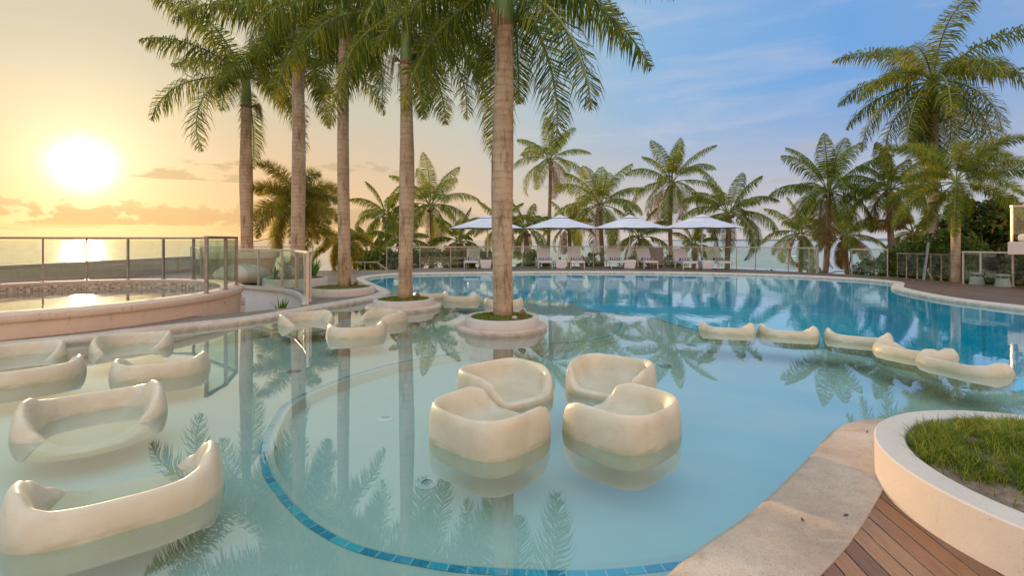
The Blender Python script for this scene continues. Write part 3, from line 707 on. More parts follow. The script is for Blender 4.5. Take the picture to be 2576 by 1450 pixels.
# ------------------------------------------------------------------ grass and planters
def blades(mb, n, sampler, h0, h1, wd, lean=.5):
    for _ in range(n):
        x, y, z = sampler(); a = random.uniform(0, 2*pi); h = random.uniform(h0, h1); l = random.uniform(.1, lean)*h
        ca, sa = cos(a), sin(a); pa_ = a+pi/2+random.uniform(-.4, .4); wx, wy = cos(pa_)*wd/2, sin(pa_)*wd/2
        mb.add([(x-wx, y-wy, z), (x+wx, y+wy, z), (x+wx*.7+ca*l*.45, y+wy*.7+sa*l*.45, z+h*.6), (x-wx*.7+ca*l*.45, y-wy*.7+sa*l*.45, z+h*.6), (x+ca*l*1.3, y+sa*l*1.3, z+h*.95)], [(0, 1, 2, 3), (3, 2, 4)])
def planter(label, cx, cy, r, h, z0, wall='white_render', base_r=None, n=3800, th=.09, dome=.05, group='round white planters', blade=(.02, .05)):
    t = empty('round_planter', (cx, cy, z0), label, 'planter', group)
    if base_r:
        mb = MB(); mb.lathe([(base_r-.06, -.7), (base_r-.06, -.18), (base_r-.005, -.07), (base_r, -.03), (base_r-.02, -.003), (base_r-.05, .002), (r-.02, .004)], 72)
        autosmooth(mb.build('plinth', 'coping', t), 60)
    mb = MB(); mb.lathe([(r, 0), (r+.005, h-.02), (r-.012, h), (r-th+.01, h), (r-th, h-.015), (r-th, h-.10)], 72)
    autosmooth(mb.build('wall', wall, t), 60)
    ri = r-th-.002
    def zz(x, y): q = min(1, sqrt(x*x+y*y)/ri); return h-.035+dome*(1-q*q)+.008*mnoise.noise(Vector((x*6, y*6, cx)))
    mb = MB(); mb.lathe([(ri*k/8, h-.035+dome*(1-(k/8)**2)) for k in range(9)], 40); mb.build('soil', 'soil', t)
    mb = MB()
    def smp():
        while True:
            x, y = random.uniform(-ri, ri), random.uniform(-ri, ri)
            if x*x+y*y < ri*ri*.97: return x, y, zz(x, y)-.004
    blades(mb, n, smp, blade[0], blade[1], .007)
    mb.build('grass', 'grass_blade', t)
    return t
P5 = (-.17, 8.2); P4 = (-2.39, 10.66); P3 = (-4.52, 12.8); P2 = (-6.85, 15.3)
planter('round white planter on its own plinth in the water, under the thickest foreground palm', P5[0], P5[1], .62, .135, .085, base_r=.765)
planter('round white planter on a plinth touching the pool edge, second from the middle palm', P4[0], P4[1], .65, .135, .085, base_r=.82)
planter('round white planter standing on the timber point between the two pool arms', P3[0], P3[1], .84, .19, DZ, n=3000)
planter('round white planter with yuccas behind the pit railing', P2[0], P2[1], .95, .24, DZ, n=2200)
# big near planter
NC = (3.02, 2.36); NR = 1.0
np_ = empty('round_planter', (NC[0], NC[1], DZ), 'large cream planter full of long grass in the near right corner', 'planter', 'round white planters')
mb = MB(); mb.lathe([(NR-.004, 0), (NR, .226), (NR-.008, .234), (NR-.142, .236), (NR-.15, .228), (NR-.15, .12)], 160)
o = mb.build('wall', 'white_render', np_); autosmooth(o, 32)
def nz_(x, y):
    q = min(1, sqrt(x*x+y*y)/(NR-.155)); return .205+.075*(1-q**2)+.02*mnoise.noise(Vector((x*3, y*3, 2)))
vs = []; fs = []; nr, na = 14, 60
for i in range(nr+1):
    for k in range(na):
        rr = (NR-.15)*i/nr; a_ = 2*pi*k/na; x_, y_ = rr*cos(a_), rr*sin(a_); vs.append((x_, y_, nz_(x_, y_)))
for i in range(nr):
    for k in range(na): fs.append((i*na+k, i*na+(k+1) % na, (i+1)*na+(k+1) % na, (i+1)*na+k))
mb = MB(); mb.add(vs, fs); mb.build('soil', 'soil', np_, smooth=True)
mb = MB()
def smpN():
    while True:
        x_, y_ = random.uniform(-.86, .86), random.uniform(-.86, .86)
        if x_*x_+y_*y_ > .83**2: continue
        # bare worn patch at the near end
        bare = -.90*x_-.43*y_-.67+.16*mnoise.noise(Vector((x_*4, y_*4, 5)))
        if bare > 0 and random.random() < min(1, .8+bare*3): continue
        cl = mnoise.noise(Vector((x_*7, y_*7, 9)))
        if random.random() < .32-cl*1.1: continue
        return x_, y_, nz_(x_, y_)-.01
blades(mb, 21000, smpN, .03, .09, .0052, 1.3)
mb.build('grass', 'grass_blade', np_)
mb = MB()
for _ in range(160):
    x_, y_ = random.gauss(.30, .13), random.gauss(.12, .10); z_ = nz_(x_, y_)+random.uniform(.03, .10); a_ = random.uniform(0, 6.28); L = random.uniform(.015, .03)
    d1 = Vector((cos(a_), sin(a_), random.uniform(-.2, .4)))*L; d2 = Vector((-sin(a_), cos(a_), random.uniform(-.3, .3)))*L*.5; p_ = Vector((x_, y_, z_))
    mb.add([p_-d1, p_+d2, p_+d1, p_-d2], [(0, 1, 2, 3)])
mb.build('weed', 'hedge_leaf', np_)

def spotlight(x, y, z, label, rz):
    t = empty('garden_spotlight', (x, y, z), label, 'spotlight', 'small rusty spotlights in the planters', rz=rz)
    mb = MB(); mb.tube([(0, 0, -.02), (0, 0, .06)], .01, 8); mb.build('stem', 'rusty', t)
    mb = MB(); mb.tube([(-.05, 0, .055), (.0, 0, .085), (.05, 0, .11)], [.028, .042, .05], 14); mb.build('lamp_head', 'rusty', t, smooth=False)
spotlight(P3[0]+.42, P3[1]-.15, .29, 'rusty spotlight in the planter on the timber point', .4)
spotlight(P4[0]+.34, P4[1]-.30, .225, 'rusty spotlight in the planter nearest the floating seats', .9)
spotlight(P5[0]+.33, P5[1]-.28, .225, 'rusty spotlight in the planter of the thickest palm', .2)
for i, (x_, y_) in enumerate(((P5[0]+.21, P5[1]-.37),)):
    me = MB(); me.lathe([(0.001, -.02), (.04, -.01), (.045, .015), (.03, .035), (0.001, .04)], 9); o = me.build('stone', 'stone', loc=(x_, y_, .235)); tag(o, 'small pale stone lying in the grass beside the spotlight', 'stone')

# ------------------------------------------------------------------ palms
def frond(L, base, az, el0, length, droop, leafL, n, wd, hang=.35, plum=0.0, fwd=.55, stalk=.10, roll=0, bend=1.4, sidecurl=0):
    """leaflets in L (MB); returns the rachis points"""
    pts = []; p = Vector(base); steps = 18; e = el0; azz = az
    for i in range(steps+1):
        s_ = i/steps; pts.append(p.copy()); e = el0-droop*s_**bend; azz = az+sidecurl*s_
        p = p+Vector((cos(azz)*cos(e), sin(azz)*cos(e), sin(e)))*length/steps
    for i in range(n):
        s_ = stalk+(1-stalk)*(i+.5)/n; k = s_*steps; a_ = min(int(k), steps-1); f_ = k-a_
        q = pts[a_].lerp(pts[a_+1], f_); tn = (pts[a_+1]-pts[a_]).normalized()
        side = tn.cross(Vector((0, 0, 1)))
        if side.length < .05: side = Vector((sin(az), -cos(az), 0))
        side.normalize(); up = side.cross(tn).normalized()
        prof = (sin(pi*min(1, (s_-stalk)/(1-stalk)*.9+.10))**.55)*(1-.25*s_)
        for sd in (-1, 1):
            th = random.uniform(-plum, plum)+random.uniform(-.12, .12)+roll*sd
            dirv = (side*sd*cos(th)+up*sin(th)); fw = fwd*(.6+.9*s_)+random.uniform(-.08, .08)
            dirv = (dirv+tn*fw).normalized(); ll = leafL*prof*random.uniform(.82, 1.1)
            hh = hang*random.uniform(.7, 1.3)
            m1 = q+dirv*ll*.5+Vector((0, 0, -hh*ll*.14)); d2 = (dirv+Vector((0, 0, -hh*1.5))).normalized(); tip = m1+d2*ll*.5
            wv = tn*wd*.5+up*wd*.15*random.uniform(-1, 1)
            L.add([q-wv*.6, q+wv*.6, m1+wv, m1-wv, tip], [(0, 1, 2, 3), (3, 2, 4)])
    return pts
def trunk_mesh(name, prof, n, m, parent, lean=(0, 0), wob=.0, seed=0):
    """prof [(z, r)]"""
    z1 = prof[-1][0]; pts = []; rs = []
    for z, r in prof:
        f_ = (z-prof[0][0])/(z1-prof[0][0]); pts.append((lean[0]*f_*f_+wob*sin(f_*5+seed), lean[1]*f_*f_, z)); rs.append(r)
    mb = MB(); mb.tube(pts, rs, n); o = mb.build(name, m, parent, smooth=True); return o, pts[-1]
def royal_palm(label, x, y, z0, zr, r0, fr, group='royal palms in the planters', seed=1, scale=1.0, bulge=.0, shaftL=.95, leaf=.62, n=62, strands=3, nleaf=1, taper=.16):
    leaf *= 1.3
    random.seed(seed); t = empty('royal_palm', (x, y, z0), label, 'palm tree', group)
    H = zr-z0; K = 26; prof = []
    for i in range(K+1):
        f_ = i/K; r = r0*(1.0-taper*f_**1.6+bulge*exp(-((f_-.5)/.22)**2)+.10*exp(-f_*26))*(1+.01*sin(i*2.1+seed)); prof.append((H*f_, r))
    trunk_mesh('trunk', prof, 20, 'royal_bark', t, (0, 0), .02, seed)
    rt_ = prof[-1][1]
    mb = MB(); mb.lathe([(rt_*.98, H-.06), (rt_*1.16, H-.03), (rt_*1.2, H+.02), (rt_*1.02, H+.06)], 18); mb.build('husk_ring', 'shaft_husk', t, smooth=True)
    mb = MB(); mb.lathe([(rt_*1.0, H), (rt_*1.06, H+.2), (rt_*.9, H+shaftL*.55), (rt_*.62, H+shaftL), (rt_*.3, H+shaftL+.25), (.001, H+shaftL+.3)], 18); mb.build('crownshaft', 'crownshaft', t, smooth=True)
    L = MB(); st_ = MB()
    for (az, e0, ln, dr) in fr:
        if y < 17 and sin(az) < -.72 and e0 < R(35): continue      # nothing hangs in front of the trunk
        ln *= scale; base = (rt_*.4*cos(az), rt_*.4*sin(az), H+shaftL*random.uniform(.82, 1.0))
        pts = frond(L, base, az, e0, ln, dr, leaf*scale*random.uniform(.9, 1.1), n, (.027 if y < 14 else .037)*scale, hang=random.uniform(.9, 1.5), plum=.75, fwd=.35, stalk=.13, bend=random.uniform(1.0, 1.5), sidecurl=random.uniform(-.3, .3))
        st_.tube(pts, [.035*scale*(1-.85*i/18)+.004 for i in range(19)], 5)
    L.build('crown', 'royal_leaf', t); st_.build('frond_stalks', 'leaf_stalk', t, smooth=True)
    sm = MB()
    for k in range(strands):
        a_ = random.uniform(0, 2*pi)
        for q in range(26):
            b_ = a_+random.uniform(-.5, .5); p0 = Vector((rt_*cos(a_), rt_*sin(a_), H+.03)); p1 = p0+Vector((cos(b_)*random.uniform(.1, .35), sin(b_)*random.uniform(.1, .35), random.uniform(-.05, .15))); p2 = p1+Vector((cos(b_)*.08, sin(b_)*.08, -random.uniform(.3, .65)))
            sm.tube([p0, p1, p2], [.008, .006, .003], 3, False)
    if strands: sm.lathe([(rt_*1.02, H+.0), (rt_*1.1, H+.03), (rt_*1.02, H+.06)], 16); sm.build('flower_strands', 'seed_strand', t)
    return t
def fset(n, ln, e_hi=65, e_lo=-15, dr=(1.3, 1.9), seed=0, a_off=0, inv=False):
    rnd = random.Random(seed); o = []
    for i in range(n):
        f_ = i/(n-1); az = a_off+i*2.39996+rnd.uniform(-.2, .2); e = R(e_hi+(e_lo-e_hi)*f_+rnd.uniform(-8, 8)); o.append((az, e, ln*rnd.uniform(.88, 1.1)*(1-.12*f_*0), rnd.uniform(*dr)*((.42+.62*f_**.8) if inv else (.75+.35*(1-f_)))))
    return o
# the five of the front row, from the thickest (nearest) to the farthest
royal_palm('thickest royal palm trunk, standing in the planter that rises from the water at picture centre', P5[0]+.02, P5[1], .2, Zv(62, 8.2), .164, fset(20, 3.0, 58, -45, (1.15, 1.6), 3, .1), seed=3, bulge=.16, taper=.06, shaftL=.85, leaf=.60, n=140)
royal_palm('second thickest royal palm, pale trunk swelling midway, in the planter touching the pool edge', P4[0]+.05, P4[1], .2, Zv(158, 10.66), .152, fset(19, 3.0, 60, -42, (1.3, 1.75), 5, .5), seed=5, bulge=.16, taper=.2, shaftL=1.15, leaf=.60, n=130)
royal_palm('slender royal palm with a dark streaked trunk in the planter on the timber point', P3[0]+.06, P3[1], .25, Zv(95, 12.8), .158, fset(18, 3.1, 58, -42, (1.3, 1.8), 8, .2), seed=8, bulge=.0, shaftL=1.0, leaf=.62, n=125)
royal_palm('royal palm with a speckled trunk rising behind the pit railing', X(750, 15.3), 15.3, .28, Zv(180, 15.3), .208, fset(18, 3.4, 65, -25, (1.3, 1.8), 11, .9), seed=11, bulge=.05, shaftL=1.2, leaf=.70, n=125)
royal_palm('leftmost royal palm, rising from the tapered concrete planter', X(620, 18.6), 18.6, 1.0, Zv(268, 18.6), .215, fset(19, 3.9, 70, -22, (1.3, 2.0), 14, 1.3, True), seed=14, bulge=.16, shaftL=1.25, leaf=.80, n=120)
royal_palm('tallest royal palm on the right, standing above the hedge and ladder', X(2347, 20), 20, -3, Zv(285, 20), .20, fset(27, 3.9, 72, -72, (1.2, 1.7), 21, 2.0), group='palms beyond the terrace', seed=21, shaftL=1.5, leaf=.78, n=120)

def foxtail(label, x, y, z0, zc, r0, nf, ln, leaf='fox_leaf', seed=1, e=(75, -35), dr=(1.0, 1.5), leafL=.50, group='foxtail palms', n=130):
    random.seed(seed); t = empty('foxtail_palm', (x, y, z0), label, 'palm tree', group); H = zc-z0
    trunk_mesh('trunk', [(0, r0*1.2), (H*.1, r0), (H*.5, r0*1.02), (H-.6, r0*.8)], 14, 'royal_bark', t)
    mb = MB(); mb.lathe([(r0*.82, H-.62), (r0*.85, H-.4), (r0*.5, H), (.001, H+.1)], 14); mb.build('crownshaft', 'crownshaft', t, smooth=True)
    L = MB(); st_ = MB()
    for (az, e0, l_, d_) in fset(nf, ln, e[0], e[1], dr, seed, seed):
        pts = frond(L, (0, 0, H-.05), az, e0, l_, d_, leafL, int(n*1.5), .02, hang=.25, plum=1.5, fwd=.55, stalk=.16, bend=1.2)
        pts2 = frond(L, (0, 0, H-.05), az, e0, l_, d_, leafL*.9, n, .02, hang=.15, plum=1.57, fwd=.7, stalk=.16, roll=.9, bend=1.2)
        st_.tube(pts, [.022*(1-.8*i/18)+.003 for i in range(19)], 5)
    L.build('crown', leaf, t); st_.build('frond_stalks', 'leaf_stalk', t)
    return t
foxtail('bushy golden foxtail palm behind the speckled royal palm trunk', X(745, 20), 20, -2.6, Zv(505, 20), .13, 22, 2.35, 'fox_leaf', 31, (80, -55), (1.2, 1.9), .62)
foxtail('low drooping foxtail palm hanging over the deck by the slender grey trunk', X(862, 22.5), 22.5, -2.6, Zv(600, 22.5), .12, 13, 1.7, 'fox_leaf', 33, (40, -60), (1.2, 1.7), .38)
foxtail('bright green foxtail palm in front of the tallest royal palm at the right', X(2404, 16.1), 16.1, DZ-.1, Zv(455, 16.1), .125, 16, 2.5, 'fox_leaf_bright', 37, (80, -30), (1.1, 1.6), .46)

def coconut(label, u, v, Y, Rpx, seed, nf=16, lean=0, dry=1, e=(84, -40), z0=-3.2, g='coconut palms behind the terrace'):
    random.seed(seed); x = X(u, Y); zc = Zv(v, Y); ln = Rpx*Y/F*1.32
    t = empty('coconut_palm', (x-lean, Y, z0), label, 'palm tree', g); H = zc-z0
    K = 14; pts = []; rs = []
    for i in range(K+1):
        f_ = i/K; pts.append((lean*f_**1.5+.06*sin(f_*6+seed), 0, H*f_)); rs.append(.17*(1-.25*f_)+.08*exp(-f_*14))
    mb = MB(); mb.tube(pts, rs, 10); mb.build('trunk', 'coco_bark', t, smooth=True)
    L = MB(); st_ = MB(); Dm = MB(); c0 = Vector(pts[-1])
    nf += 2; fr = fset(nf, ln, e[0], e[1], (1.5, 2.3), seed, seed*1.7, True)
    for i, (az, e0, l_, d_) in enumerate(fr):
        Lm = Dm if i >= nf-dry else L
        p = frond(Lm, c0+Vector((.1*cos(az), .1*sin(az), .1)), az, e0, l_, d_, ln*.32, 84, .036, hang=random.uniform(.9, 1.7), plum=.15, fwd=.5, stalk=.2, roll=-.25, bend=random.uniform(1.1, 1.6), sidecurl=random.uniform(-.35, .35))
        st_.tube(p, [.035*(1-.85*i_/18)+.004 for i_ in range(19)], 4)
    L.build('crown', 'coco_leaf', t); st_.build('frond_stalks', 'leaf_stalk', t)
    if dry: Dm.build('dead_fronds', 'dry_leaf', t)
    if nf > 12:
        mb = MB()
        for k in range(9):
            a_ = random.uniform(0, 6.28); q = c0+Vector((cos(a_)*.2, sin(a_)*.2, -.05-random.uniform(0, .25))); m0 = MB(); m0.lathe([(.001, -.12), (.075, -.07), (.095, 0), (.07, .08), (.001, .11)], 8); mb.add([(v_[0]+q.x, v_[1]+q.y, v_[2]+q.z) for v_ in m0.v], m0.f)
        mb.build('coconuts', 'coconut_husk', t, smooth=True)
for a_ in [
    ('full coconut palm crown between the second and third front trunks', 972, 545, 30, 78, 41, 15, 0, 1),
    ('broad yellowish coconut palm crown just right of the swollen pale trunk', 1085, 520, 32, 98, 42, 19, 0, 3),
    ('low coconut palm tuft behind the left end of the lounger railing', 1010, 610, 27, 70, 43, 13, 0, 1),
    ('low leafy palm behind the leftmost lounger', 1155, 612, 28, 66, 44, 13, 0, 1),
    ('half hidden palm crown behind the thickest trunk and leftmost umbrella', 1262, 575, 33, 72, 45, 14, 0, 1),
    ('sparse dark palm between the thickest trunk and the second umbrella', 1322, 580, 31, 66, 46, 12, 0, 1),
    ('lone tall coconut palm standing highest above the second umbrella', 1383, 405, 38, 84, 47, 16, .1, 2),
    ('small palm crown right behind the second umbrella', 1432, 572, 36, 62, 48, 13, 0, 1),
    ('dense broad coconut palm between the second and third umbrellas', 1512, 520, 31, 104, 49, 20, 0, 1),
    ('low palm with a rust coloured dead frond behind the third umbrella', 1612, 600, 33, 72, 50, 14, 0, 3),
    ('coconut palm with dry brown tips between the third and fourth umbrellas', 1688, 462, 33, 96, 51, 19, 0, 2),
    ('coconut palm with long arching fronds right of the fourth umbrella', 1832, 540, 27, 98, 52, 17, 0, 0),
    ('small low palm in front of the sea, left of the leaning trunk', 2014, 592, 33, 80, 53, 15, 0, 1),
    ('tall coconut palm with a leaning trunk near the end of the lounger railing', 2085, 485, 26, 120, 54, 20, .25, 1),
    ('orange tinged young palm by the head of the garden stairs', 2128, 598, 30, 72, 55, 14, 0, 3),
    ('coconut palm with a straight brown trunk left of the tallest royal palm', 2240, 482, 24, 100, 56, 18, -.1, 3),
    ('drooping low palm behind the hedge and the balustrade panel', 2300, 590, 25, 92, 57, 16, 0, 1),
    ('small palm crown seen over the drooping foxtail at left', 925, 640, 30, 62, 58, 12, 0, 1),
    ('low palm crown behind the fourth umbrella pole', 1745, 620, 34, 50, 59, 12, 0, 1),
]: coconut(*a_)

# ------------------------------------------------------------------ floating seats
def interp(keys, t):
    for (a, va), (b, vb) in zip(keys[:-1], keys[1:]):
        if a <= t <= b: f_ = (t-a)/(b-a); f_ = f_*f_*(3-2*f_); return va+(vb-va)*f_
    return keys[-1][1]
def seat_mesh(name, Wd, Dp, hk, seat, zb, n=72, exb=2.7, thick=False, exf=None):
    """rounded tub: hk = rim height by angle (deg) from the open front"""
    vs = []; fs = []; rings = 17
    for i in range(n):
        t = 2*pi*i/n; c_, s_ = cos(t), sin(t); ex = exb+(exf-exb)*(.5+.5*c_) if exf else exb
        ux = abs(c_)**(2/ex)*(1 if c_ > 0 else -1)*Dp/2; uy = abs(s_)**(2/ex)*(1 if s_ > 0 else -1)*Wd/2
        dg = abs((t*180/pi+180) % 360-180); h = interp(hk, dg); fl = interp([(0, 1), (40, 1), (85, 0), (180, 0)], dg)
        hs = max(h-seat, .012)
        w1, w2, w3, w4 = (.865, .80, .745, .66)
        if thick: prof = [(.0, zb), (.55, zb), (.88, zb+.004), (.95, zb+.02), (.985, zb+.07), (1.0, zb+.5*(min(h, .1)-zb)), (.985, h-.5*hs), (.96, h-.24*hs-.012), (.925, h-.03), (.88, h-.002), (.825, h-.002), (.775, h-.10*hs-.012), (.73, h-.36*hs), (.68, h-.68*hs), (.60, seat+.10*hs+.004), (.45, seat+.004), (.22, seat)]
        else: prof = [(.0, zb), (.55, zb), (.88, zb+.004), (.95, zb+.02), (.985, zb+.06), (1.0, zb+.45*(h-zb)), (.975, h-.35*hs), (.955, h-.12*hs-.012), (.925, h-.012), (.895, h), (w1, h-.006), (w2+.02, h-.14*hs-.006), (w2-.02, h-.42*hs), (w3, h-.72*hs), (w4, seat+.10*hs+.004), (.5, seat+.004), (.22, seat)]
        for k, (s2, z) in enumerate(prof): vs.append((ux*s2, uy*s2, z))
    for i in range(n):
        j = (i+1) % n
        for k in range(1, rings-1): fs.append((i*rings+k, j*rings+k, j*rings+k+1, i*rings+k+1))
    vs.append((0, 0, zb)); c0 = len(vs)-1; vs.append((0, 0, seat)); c1 = c0+1
    for i in range(n):
        j = (i+1) % n; fs.append((c0, j*rings+1, i*rings+1)); fs.append((c1, i*rings+rings-1, j*rings+rings-1))
    me = bpy.data.meshes.new(name); me.from_pydata(vs, [], fs); me.update()
    for p in me.polygons: p.use_smooth = True
    me.materials.append(M['resin']); return me
arm_me = seat_mesh('floating_armchair', .93, .90, [(0, .07), (24, .075), (40, .14), (56, .245), (80, .285), (135, .28), (180, .268)], .045, -.15, exb=3.3)
sofa_me = seat_mesh('floating_loveseat', 1.02, .90, [(0, -.06), (22, -.05), (36, .0), (52, .075), (74, .18), (96, .245), (112, .24), (134, .188), (152, .17), (180, .165)], -.08, -.155, exb=3.2, exf=1.9, thick=True)
pad_me = seat_mesh('floating_loveseat', .94, .84, [(0, -.05), (24, -.045), (42, .01), (62, .075), (82, .14), (98, .155), (122, .122), (150, .108), (180, .105)], -.06, -.20, exb=3.2, exf=1.9, thick=True)
tub_me = seat_mesh('floating_loveseat', 1.02, .90, [(0, -.06), (22, -.05), (36, .0), (50, .075), (70, .165), (92, .21), (112, .212), (134, .192), (152, .184), (180, .18)], -.08, -.155, exb=2.9, exf=1.9, thick=True)
def put(me, label, cat, x, y, ang_, group, sx=1, sz=1, tilt=0, dz=0):
    o = bpy.data.objects.new(me.name, me); COL.objects.link(o); o.location = (x, y, dz); o.rotation_euler = (0, tilt, R(ang_)); k_ = .90 if me is arm_me else .93; o.scale = (k_*sx, k_*sx, .95*sz)
    m_ = o.modifiers.new('s', 'SUBSURF'); m_.levels = 1; m_.render_levels = 1
    return tag(o, label, cat, group)
ga = 'cream armchairs floating in the middle of the pool'
put(arm_me, 'back left cream armchair of the central four, its open side turned right', 'armchair', -.07, 4.66, -52, ga)
put(arm_me, 'back right cream armchair of the central four, tall arm on its right', 'armchair', 1.0, 4.88, -122, ga)
put(arm_me, 'front left cream armchair of the central four, its back corner turned to us', 'armchair', -.17, 3.72, 48, ga)
put(arm_me, 'front right cream armchair of the central four, high back at its right', 'armchair', .865, 3.82, 134, ga)
gs = 'cream loveseats floating in the shallow water'
for (l_, x_, y_, a_, *sc_) in [
    ('cream loveseat in the bottom left corner, low back between two raised horns', -2.27, 2.82, 127, 1.07),
    ('cream loveseat facing the bottom left one, its open front towards us', -3.46, 4.0, -50, 1.05),
    ('cream loveseat just right of the one cut by the left edge, back towards us', -4.02, 5.55, 117),
    ('cream loveseat by the left pool rim, open front and arm tips towards us', -5.28, 6.72, -64),
    ('cream loveseat cut by the left edge, the nearer of that pair', -5.28, 5.28, 138),
    ('cream loveseat cut by the left edge, the farther of that pair against the rim', -6.18, 6.02, -44),
    ('cream loveseat nearest the left pool rim in the trio before the palm planters', -3.72, 8.75, -48),
    ('cream loveseat at the front of the trio before the palm planters, back towards us', -2.5, 7.78, 112),
    ('cream loveseat at the right of the trio, arm curling towards us by the plinth', -2.42, 9.0, -140),
    ('cream loveseat mostly hidden behind the plinth of the swollen pale palm', -2.12, 12.6, 110),
    ('cream loveseat in open water between the two palm planters', -1.25, 12.05, 84),
    ('cream loveseat half hidden behind the thickest trunk', -.2, 11.3, 96),
    ('leftmost cream loveseat of the five strung along the edge of the deep water', 3.58, 8.05, 76),
    ('second cream loveseat from the left of the five along the deep water', 4.44, 7.78, 70),
    ('middle cream loveseat of the five along the deep water, beside a dark floor fitting', 5.24, 7.32, 56),
    ('fourth cream loveseat along the deep water, tucked behind the last one', 5.36, 6.42, 24, 1.0),
    ('rightmost cream loveseat of the five, with a pointed arm near the right edge', 5.36, 5.72, 16, .97),
]: put(pad_me if x_ > 3 else (sofa_me if sc_ else tub_me), l_, 'loveseat', x_, y_, a_, gs if x_ < 3 else 'cream loveseats strung along the deep water', sx=sc_[0] if sc_ else 1, sz=sc_[0] if sc_ else 1, dz=0 if x_ > 3 else (-.025 if y_ > 11 else -.01))

# ------------------------------------------------------------------ pool floor fittings
def fitting(u, v, label, dark=False, inA=False):
    z = (zA if inA else zB)+.003; x_, y_ = G(u, v, z)
    t = empty('floor_fitting', (x_, y_, z), label, 'pool light', 'round fittings in the pool floor')
    mb = MB(); mb.lathe([(.045, .012), (.06, .012), (.085, .006), (.09, 0)], 24); mb.build('ring', 'steel_dark' if dark else 'white_paint', t)
    mb = MB(); mb.lathe([(.001, .006), (.045, .006)], 20); mb.build('lens', 'lens', t)
for a_ in [(1075, 1218, 'round fitting in the pool floor just left of the front left armchair'), (970, 1054, 'faint round fitting in the pool floor beside the reflection of the pale trunk'),
    (740, 935, 'round fitting among the palm reflections at left', True, True), (666, 847, 'round fitting close to the trio of loveseats', True, True), (1482, 793, 'dark round fitting in the sunk tip of the shelf', True, True),
    (1391, 881, 'round fitting below the umbrella reflection', True, False), (1674, 922, 'dark round fitting right of the back right armchair', True, False), (1740, 870, 'dark round fitting left of the string of loveseats', True, False),
    (2180, 896, 'dark round fitting under the middle loveseat of the string', True, False), (1882, 905, 'pale round fitting below the second loveseat of the string', False, False)]: fitting(*a_)
for (u, v, rz, l_) in ((2128, 1298, .3, 'dark dry leaf lying at the outer edge of the near rim'), (2019, 1309, 1.2, 'dark dry leaf lying in the middle of the near rim'), (2182, 1087, .8, 'dark dry leaf on the near rim beside the big planter')):
    x_, y_ = G(u, v, .095); mb = MB(); mb.add([(-.016, 0, .002), (-.004, -.006, .004), (.013, -.003, .002), (.018, 0, .004), (.008, .006, .006), (-.008, .006, .004)], [(0, 1, 2, 3, 4, 5)])
    o = mb.build('fallen_leaf', 'dead_leaf', loc=(x_, y_, .093), rz=rz); tag(o, l_, 'leaf')

# ------------------------------------------------------------------ loungers, towels, umbrellas
def make_lounger():
    r = empty('sun_lounger', (0, 0, 0), 'sun lounger', 'sun lounger', 'pale sun loungers in a row behind the pool')
    wd = .70; hz = .33
    mb = MB()
    for sx in (-1, 1): mb.bar((sx*wd/2, 0, hz), (sx*wd/2, 1.95, hz), .045, .08)
    for y_ in (.02, 1.0, 1.93): mb.bar((-wd/2, y_, hz), (wd/2, y_, hz), .04, .08, )
    mb.build('frame', 'sling', r, bevel=.008)
    mb = MB(); mb.box(-wd/2+.01, wd/2-.01, .01, 1.18, hz+.035, hz+.06); mb.build('seat', 'sling', r, bevel=.008)
    b = MB(); a_ = R(52); b.add([(-wd/2, 1.15, hz+.045), (wd/2, 1.15, hz+.045), (wd/2, 1.15+.80*cos(a_), hz+.045+.80*sin(a_)), (-wd/2, 1.15+.80*cos(a_), hz+.045+.80*sin(a_)),
        (-wd/2, 1.19, hz+.02), (wd/2, 1.19, hz+.02), (wd/2, 1.19+.80*cos(a_), hz+.02+.80*sin(a_)), (-wd/2, 1.19+.80*cos(a_), hz+.02+.80*sin(a_))], [(0, 1, 2, 3), (7, 6, 5, 4), (0, 4, 5, 1), (1, 5, 6, 2), (2, 6, 7, 3), (3, 7, 4, 0)])
    b.build('backrest', 'sling', r, bevel=.008)
    for sx in (-1, 1):
        for y_ in (.06, 1.25):
            mb = MB(); mb.bar((sx*(wd/2-.01), y_, 0), (sx*(wd/2-.01), y_, hz), .035); mb.build('leg', 'sling', r)
        mb = MB(); pts = [(sx*(wd/2+.05), .95, 0.02)]+[(sx*(wd/2+.05+.02*sin(k/8*pi)), 1.0+.62*k/8, .30+.22*sin(k/8*pi)) for k in range(9)]+[(sx*(wd/2+.05), 1.70, 0.02)]
        mb.tube(pts, .018, 8); mb.build('armrest', 'sling', r, smooth=True)
    return r
lo_proto = make_lounger()
def copy_tree(o, parent=None):
    c_ = o.copy(); COL.objects.link(c_); c_.parent = parent
    for ch in o.children: copy_tree(ch, c_)
    return c_
def towel_mesh():
    mb = MB(); pts = []
    mb.tube([(-.24, 0, 0), (-.235, 0, 0), (0, 0, 0), (.235, 0, 0), (.24, 0, 0)], [.06, .072, .076, .072, .06], 18); 
    return mb.mesh('rolled_towel', True)
tw_me = towel_mesh(); tw_me.materials.append(M['towel'])
LD = [(-2.04, 24.0, 'leftmost sun lounger, alone left of the first white tub table'), (1.66, 24.0, 'sun lounger directly left of the second umbrella pole'), (3.27, 24.0, 'sun lounger directly right of the second umbrella pole, its back raised higher'),
      (5.29, 24.0, 'sun lounger directly left of the third umbrella pole'), (6.92, 24.0, 'sun lounger directly right of the third umbrella pole, in front of the brown panel'),
      (8.68, 23.45, 'sun lounger directly left of the fourth umbrella pole'), (10.38, 23.45, 'rightmost sun lounger, its back raised high beside the fourth umbrella')]
wh = ['leftmost sun lounger', 'sun lounger left of the second umbrella pole', 'sun lounger right of the second umbrella pole', 'sun lounger left of the third umbrella pole', 'sun lounger before the brown panel', 'sun lounger left of the fourth umbrella pole', 'rightmost sun lounger']
